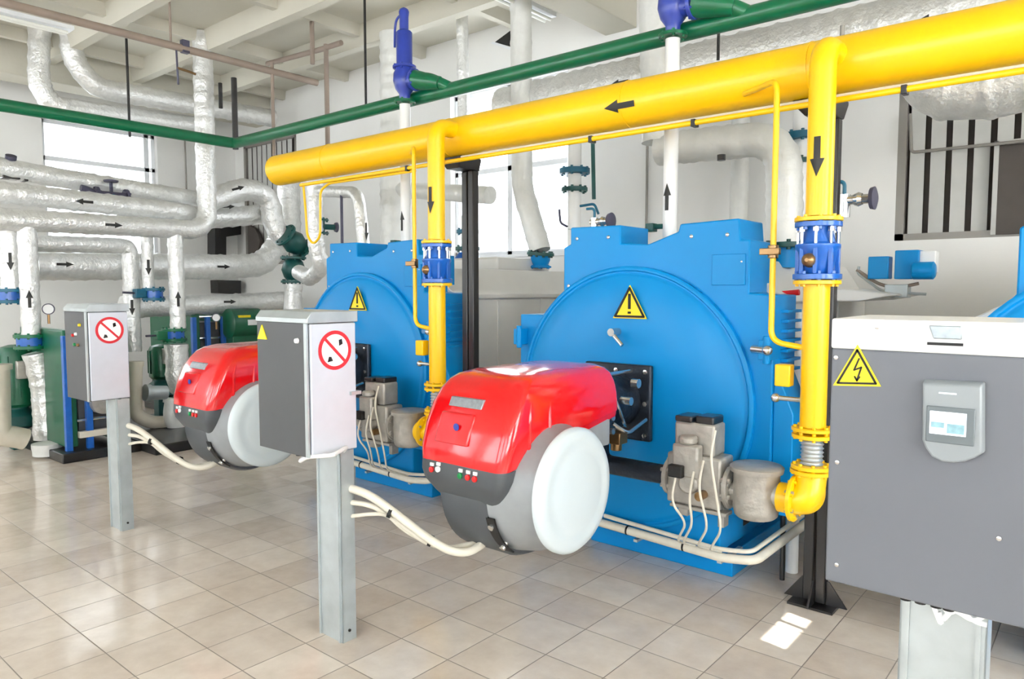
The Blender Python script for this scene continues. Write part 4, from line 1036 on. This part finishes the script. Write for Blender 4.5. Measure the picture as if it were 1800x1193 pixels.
# ------------------------------------------------------------------ equipment on the floor at the left
def skid(x, y, label, w=.62, dpt=1.5, h=1.22):
    """plate heat exchanger: green end plate, dark plate pack, blue frame bars on a black plinth"""
    t = thing('plate_heat_exchanger', label, 'heat exchanger', (x, y, 0), 'green plate heat exchangers')
    obj('plinth', MB().box((x-.75, y-.08, 0), (x+w, y+.62, .09)), 'black', t, .01)
    obj('end_plate', MB().box((x+.02-.7, y, .12), (x+w-.12, y+.10, h)), 'gpump', t, .012)
    obj('plate_pack', MB().box((x-.55, y+.12, .22), (x+w-.16, y+.38, h-.12)), 'boxgrey', t, .006)
    obj('rear_plate', MB().box((x+.02-.7, y+.44, .12), (x+w-.12, y+.50, h)), 'gpump', t, .012)
    for yy in (y-.01, y+.17, y+.38):
        for xx in (x+w-.1,): obj('frame_upright', MB().box((xx-.045, yy, .09), (xx+.01, yy+.055, h-.05)), 'blue_deep', t, .004)
    for z in (.36, .98, h-.05):
        obj('tie_bar', MB().cyl((x+w-.16, y+.05, z), (x+w-.16, y+.52, z), .018, 10), 'chrome', t)
    obj('lower_beam', MB().box((x+w-.14, y+.1, .20), (x+w-.08, y+.52, .26)), 'cable', t, .004)
    obj('side_drum', MB().cyl((x+w-.3, y+.30, .52), (x+w-.02, y+.30, .52), .105, 28), 'cast', t)
    return t
p = at(95, 800, Z=0)
skid(p.x-.15, p.y, 'green plate heat exchanger with blue frame behind the leftmost control box')
p2 = at(345, 700, Z=0)
skid(-9.35, 4.35, 'green plate heat exchanger behind the farther red hood', h=1.30)
c = at(428, 560, X=-8.7)
t = thing('pump_motor', 'green rounded motor above the farther red hood', 'motor', (c.x, c.y, .1))
obj('motor_shell', MB().lathe((c.x-.05, c.y-.22, c.z-.06), (0, 1, 0), [(0, .14), (.03, .19), (.45, .19), (.5, .13)], 28), 'gpump', t)
obj('motor_foot', MB().box((c.x-.15, c.y-.18, .1), (c.x+.05, c.y+.2, c.z-.15)), 'gpump', t, .01)
obj('rating_label', MB().box((c.x+.125, c.y-.02, c.z-.08), (c.x+.145, c.y+.14, c.z-.01)), 'sign_w', t)
obj('rating_label', MB().box((c.x+.10, c.y-.14, c.z+.02), (c.x+.125, c.y+.03, c.z+.05)), 'sign_y', t)
def pump(px, py, X_, label, r=.14, h=.62):
    c = at(px, py, X=X_); t = thing('inline_pump', label, 'pump', (c.x, c.y, 0), 'green pumps on the left')
    obj('motor_body', MB().lathe((c.x, c.y, c.z-h/2), (0,0,1), [(0, r*.8), (.03, r), (h-.06, r), (h-.02, r*.85), (h, r*.4)], 28), 'gpump', t)
    for k in range(9):
        th = 2*PI*k/9; obj('cooling_fin', MB().obox(V((c.x+math.cos(th)*r, c.y+math.sin(th)*r, c.z)), (math.cos(th), math.sin(th), 0), .012, .004, h*.33), 'gpump', t)
    obj('terminal_box', MB().box((c.x+r*.6, c.y-.04, c.z-.02), (c.x+r+.05, c.y+.10, c.z+.16)), 'cast', t, .01)
    obj('pump_volute', MB().lathe((c.x, c.y, max(.1, c.z-h/2-.22)), (0,0,1), [(0, r*.8), (.04, r*1.25), (.14, r*1.25), (.2, r*.7), (.23, r*.7)], 28), 'dgreen', t)
    obj('pump_leg', MB().box((c.x-.07, c.y-.07, 0), (c.x+.07, c.y+.07, max(.12, c.z-h/2-.2))), 'dgreen', t, .01)
    return t
pump(28, 660, -8.45, 'green pump motor at the left picture edge behind the thick upright')
pump(283, 635, -8.55, 'dark green pump under the flanged valve beside the farther red hood', .13, .40)
# cream pipework near the floor
XC = -7.95
def cream(label, pts, r, m='beige'):
    t = thing('floor_pipe', label, 'pipe', V(pts[0]), 'cream pipes near the floor'); obj('pipe_tube', MB().tube(pts, r, r*1.7, 18), m, t)
    obj('pipe_joint', MB().lathe(V(pts[0]), V(pts[1])-V(pts[0]), [(0, r*1.2), (.05, r*1.2)], 20), m, t)
    return t
cream('cream pipe elbow on the floor at the left picture edge', [at(-5, 640, X=XC), at(-2, 765, X=XC), at(28, 768, X=XC), at(45, 772, X=XC)], .10)
cream('cream upright bending into a level run left of the farther red hood', [at(238, 635, X=XC), at(237, 728, X=XC), at(262, 742, X=XC), at(305, 742, X=XC)], .07)
cream('grey short level pipe above the cream elbow', [at(255, 690, X=XC+.1), at(292, 690, X=XC+.1)], .075, 'galv')
cream('grey pipe bend on the black plinth behind the farther hood', [at(305, 700, X=XC+.1), at(300, 735, X=XC+.1), at(318, 760, X=XC+.1)], .085, 'foil_matte')
t = thing('black_plinth', 'long low black plinth under the pipes left of the farther burner', 'plinth', (-7.6, 4.0, 0))
a, b = at(240, 790, Z=0), at(345, 782, Z=0)
obj('plinth_top', MB().box((-8.9, a.y, .0), (-7.05, a.y+1.6, .10)), 'black', t, .01)
# valves and instruments over the foil pipes
def topvalve(px, py, X_, label, s=1.0):
    c = at(px, py, X=X_); t = thing('top_valve', label, 'valve', c)
    obj('valve_body', MB().cyl(c-V((0,.16*s,0)), c+V((0,.16*s,0)), .05*s, 16).flange(c-V((0,.15*s,0)), (0,1,0), .09*s, .03, 6, .01).flange(c+V((0,.15*s,0)), (0,1,0), .09*s, .03, 6, .01), 'wheel', t)
    obj('valve_stem', MB().cyl(c, c+V((0,0,.16*s)), .018*s, 10), 'wheel', t)
    obj('handwheel', MB().lathe(c+V((0,0,.15*s)), (0,0,1), [(0, .07*s), (.02*s, .075*s), (.03*s, .03*s)], 18), 'wheel', t)
    obj('side_handle', MB().tube([c-V((0,.12*s,0)), c+V((0,-.24*s,.05*s)), c+V((0,-.30*s,.06*s))], .035*s, .04, 10), 'wheel', t)
    obj('centre_disc', MB().lathe(c+V((.05*s,0,0)), (1,0,0), [(0,.022*s), (.01,.02*s)], 14), 'teal', t)
    return t
topvalve(196, 345, XP-.3, 'purplish grey valve on the foil pipes in front of the left window', 1.0)
c = at(20, 303, X=XP-.5); t = thing('top_sensor', 'small black sensor box on the topmost foil pipe at far left', 'sensor', c)
obj('sensor_box', MB().box(c-V((.06,.09,.07)), c+V((.06,.06,.07))).box(c+V((-.06,.09,-.08)), c+V((.06,.13,.08))), 'black', t, .006)
obj('sensor_dial', MB().cyl(c+V((.02,-.01,.10)), c+V((.05,-.01,.16)), .05, 16), 'wheel', t)
def gauge(px, py, X_, r, label):
    c = at(px, py, X=X_); t = thing('pressure_gauge', label, 'gauge', c, 'round pressure gauges')
    d = V((1, -.45, 0)).normalized()
    obj('gauge_case', MB().lathe(c-d*.03, d, [(0, r*.9), (.01, r), (.035, r), (.036, r*.85)], 24), 'wheel', t)
    obj('gauge_face', MB().lathe(c, d, [(.004, r*.84), (.008, r*.84)], 24), 'sign_w', t)
    obj('gauge_stem', MB().cyl(c-V((0,0,r)), c-V((0,0,r+.09)), .012, 8), 'brass', t)
    return t
gauge(85, 543, XP+.02, .055, 'round white-faced gauge beside the far left bright upright')
gauge(380, 558, -8.3, .05, 'round white-faced gauge above the farther red hood')
# black brackets on the far wall behind the arched pipe
t = thing('wall_bracket', 'black angular bracket on the wall below the arched foil pipe', 'bracket', at(395, 420, X=-10.8))
def quad(pts, X_, th, m, nm):
    P = [at(x, y, X=X_) for x, y in pts]; return obj(nm, MB().prism([(p.y, p.z) for p in P], 'X', X_-th, X_), m, t, .004)
quad([(378, 395), (424, 393), (424, 412), (398, 416), (398, 450), (378, 450)], -10.75, .24, 'black', 'bracket_plate')
t = thing('wall_unit', 'small black box between the two wide foil ducts', 'box', at(405, 503, X=-10.8))
quad([(383, 492), (424, 493), (424, 517), (384, 515)], -10.75, .24, 'black', 'unit_case')
t = thing('curved_duct_end', 'dark curved opening on the wall beside the arched foil pipe', 'duct', at(446, 422, Y=YB-.05))
P = [at(x, y, Y=YB-.04) for x, y in ((438, 395), (450, 402), (456, 412), (459, 424), (456, 438), (448, 450), (438, 450))]
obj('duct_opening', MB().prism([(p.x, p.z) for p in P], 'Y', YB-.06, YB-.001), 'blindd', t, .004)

# ------------------------------------------------------------------ ceiling lamps and hatch
def lamp(c, d, label):
    t = thing('fluorescent_lamp', label, 'lamp', V(c), 'unlit tube lamps under the ceiling')
    d = V(d).normalized(); c = V(c)
    obj('lamp_tray', MB().obox(c+V((0,0,.03)), d, .55, .07, .02), 'frame', t, .004)
    for o_ in (-.035, .035):
        n = d.cross(V((0,0,1)))*o_; obj('lamp_tube', MB().cyl(c-d*.5+n-V((0,0,.02)), c+d*.5+n-V((0,0,.02)), .015, 12), 'tubew', t)
    return t
lamp(at(15, 30, Z=4.2), (0, 1, 0), 'tube lamp under the ceiling at the upper left corner')
lamp(at(905, 5, Z=4.22), (0, 1, 0), 'tube lamp under the ceiling right of the relief valve')
q = at(882, 74, Y=YB-.01)
t = thing('ceiling_hatch', 'small dark opening with a white rim high on the back wall, right of centre', 'hatch', q)
obj('hatch_opening', MB().prism([(q.x-.10, q.z+.02), (q.x+.14, q.z+.10), (q.x+.14, q.z-.08)], 'Y', YB-.012, YB-.001), 'ink', t)
obj('hatch_rim', MB().prism([(q.x-.16, q.z+.02), (q.x+.17, q.z-.13), (q.x+.17, q.z-.10), (q.x-.12, q.z+.03)], 'Y', YB-.02, YB-.001), 'frame', t)
foil('insulated_pipe', 'pale slim upright on the back wall left of the bent wide duct', 'pipe', [(at(1300, 300, Y=6.0).x, 6.0, .02), (at(1300, 300, Y=6.0).x, 6.0, 3.3)], .075, (), None, .1, 'foil_matte', .01, .9)
# black lance with a red handle and a pale pipe between boiler and riser
a, b = at(1388, 520, Y=3.95), at(1388, 850, Y=3.95)
t = thing('black_lance', 'thin black lance with red handle standing left of the nearest riser', 'rod', (a.x, 3.95, 0))
obj('lance_rod', MB().tube([(a.x, 3.95, a.z), (a.x-.015, 3.95, a.z-.35), (a.x, 3.95, .0)], .014, .2, 10), 'black', t)
obj('lance_handle', MB().cyl((a.x-.05, 3.95, a.z+.01), (a.x+.05, 3.95, a.z+.02), .016, 10), 'redlamp', t)
a = at(1404, 545, Y=4.1)
t = thing('drain_pipe', 'pale upright pipe just behind the black lance, by the nearest riser', 'pipe', (a.x, 4.1, 0))
obj('pipe_tube', MB().cyl((a.x, 4.1, 0), (a.x, 4.1, a.z), .034, 16), 'white', t)
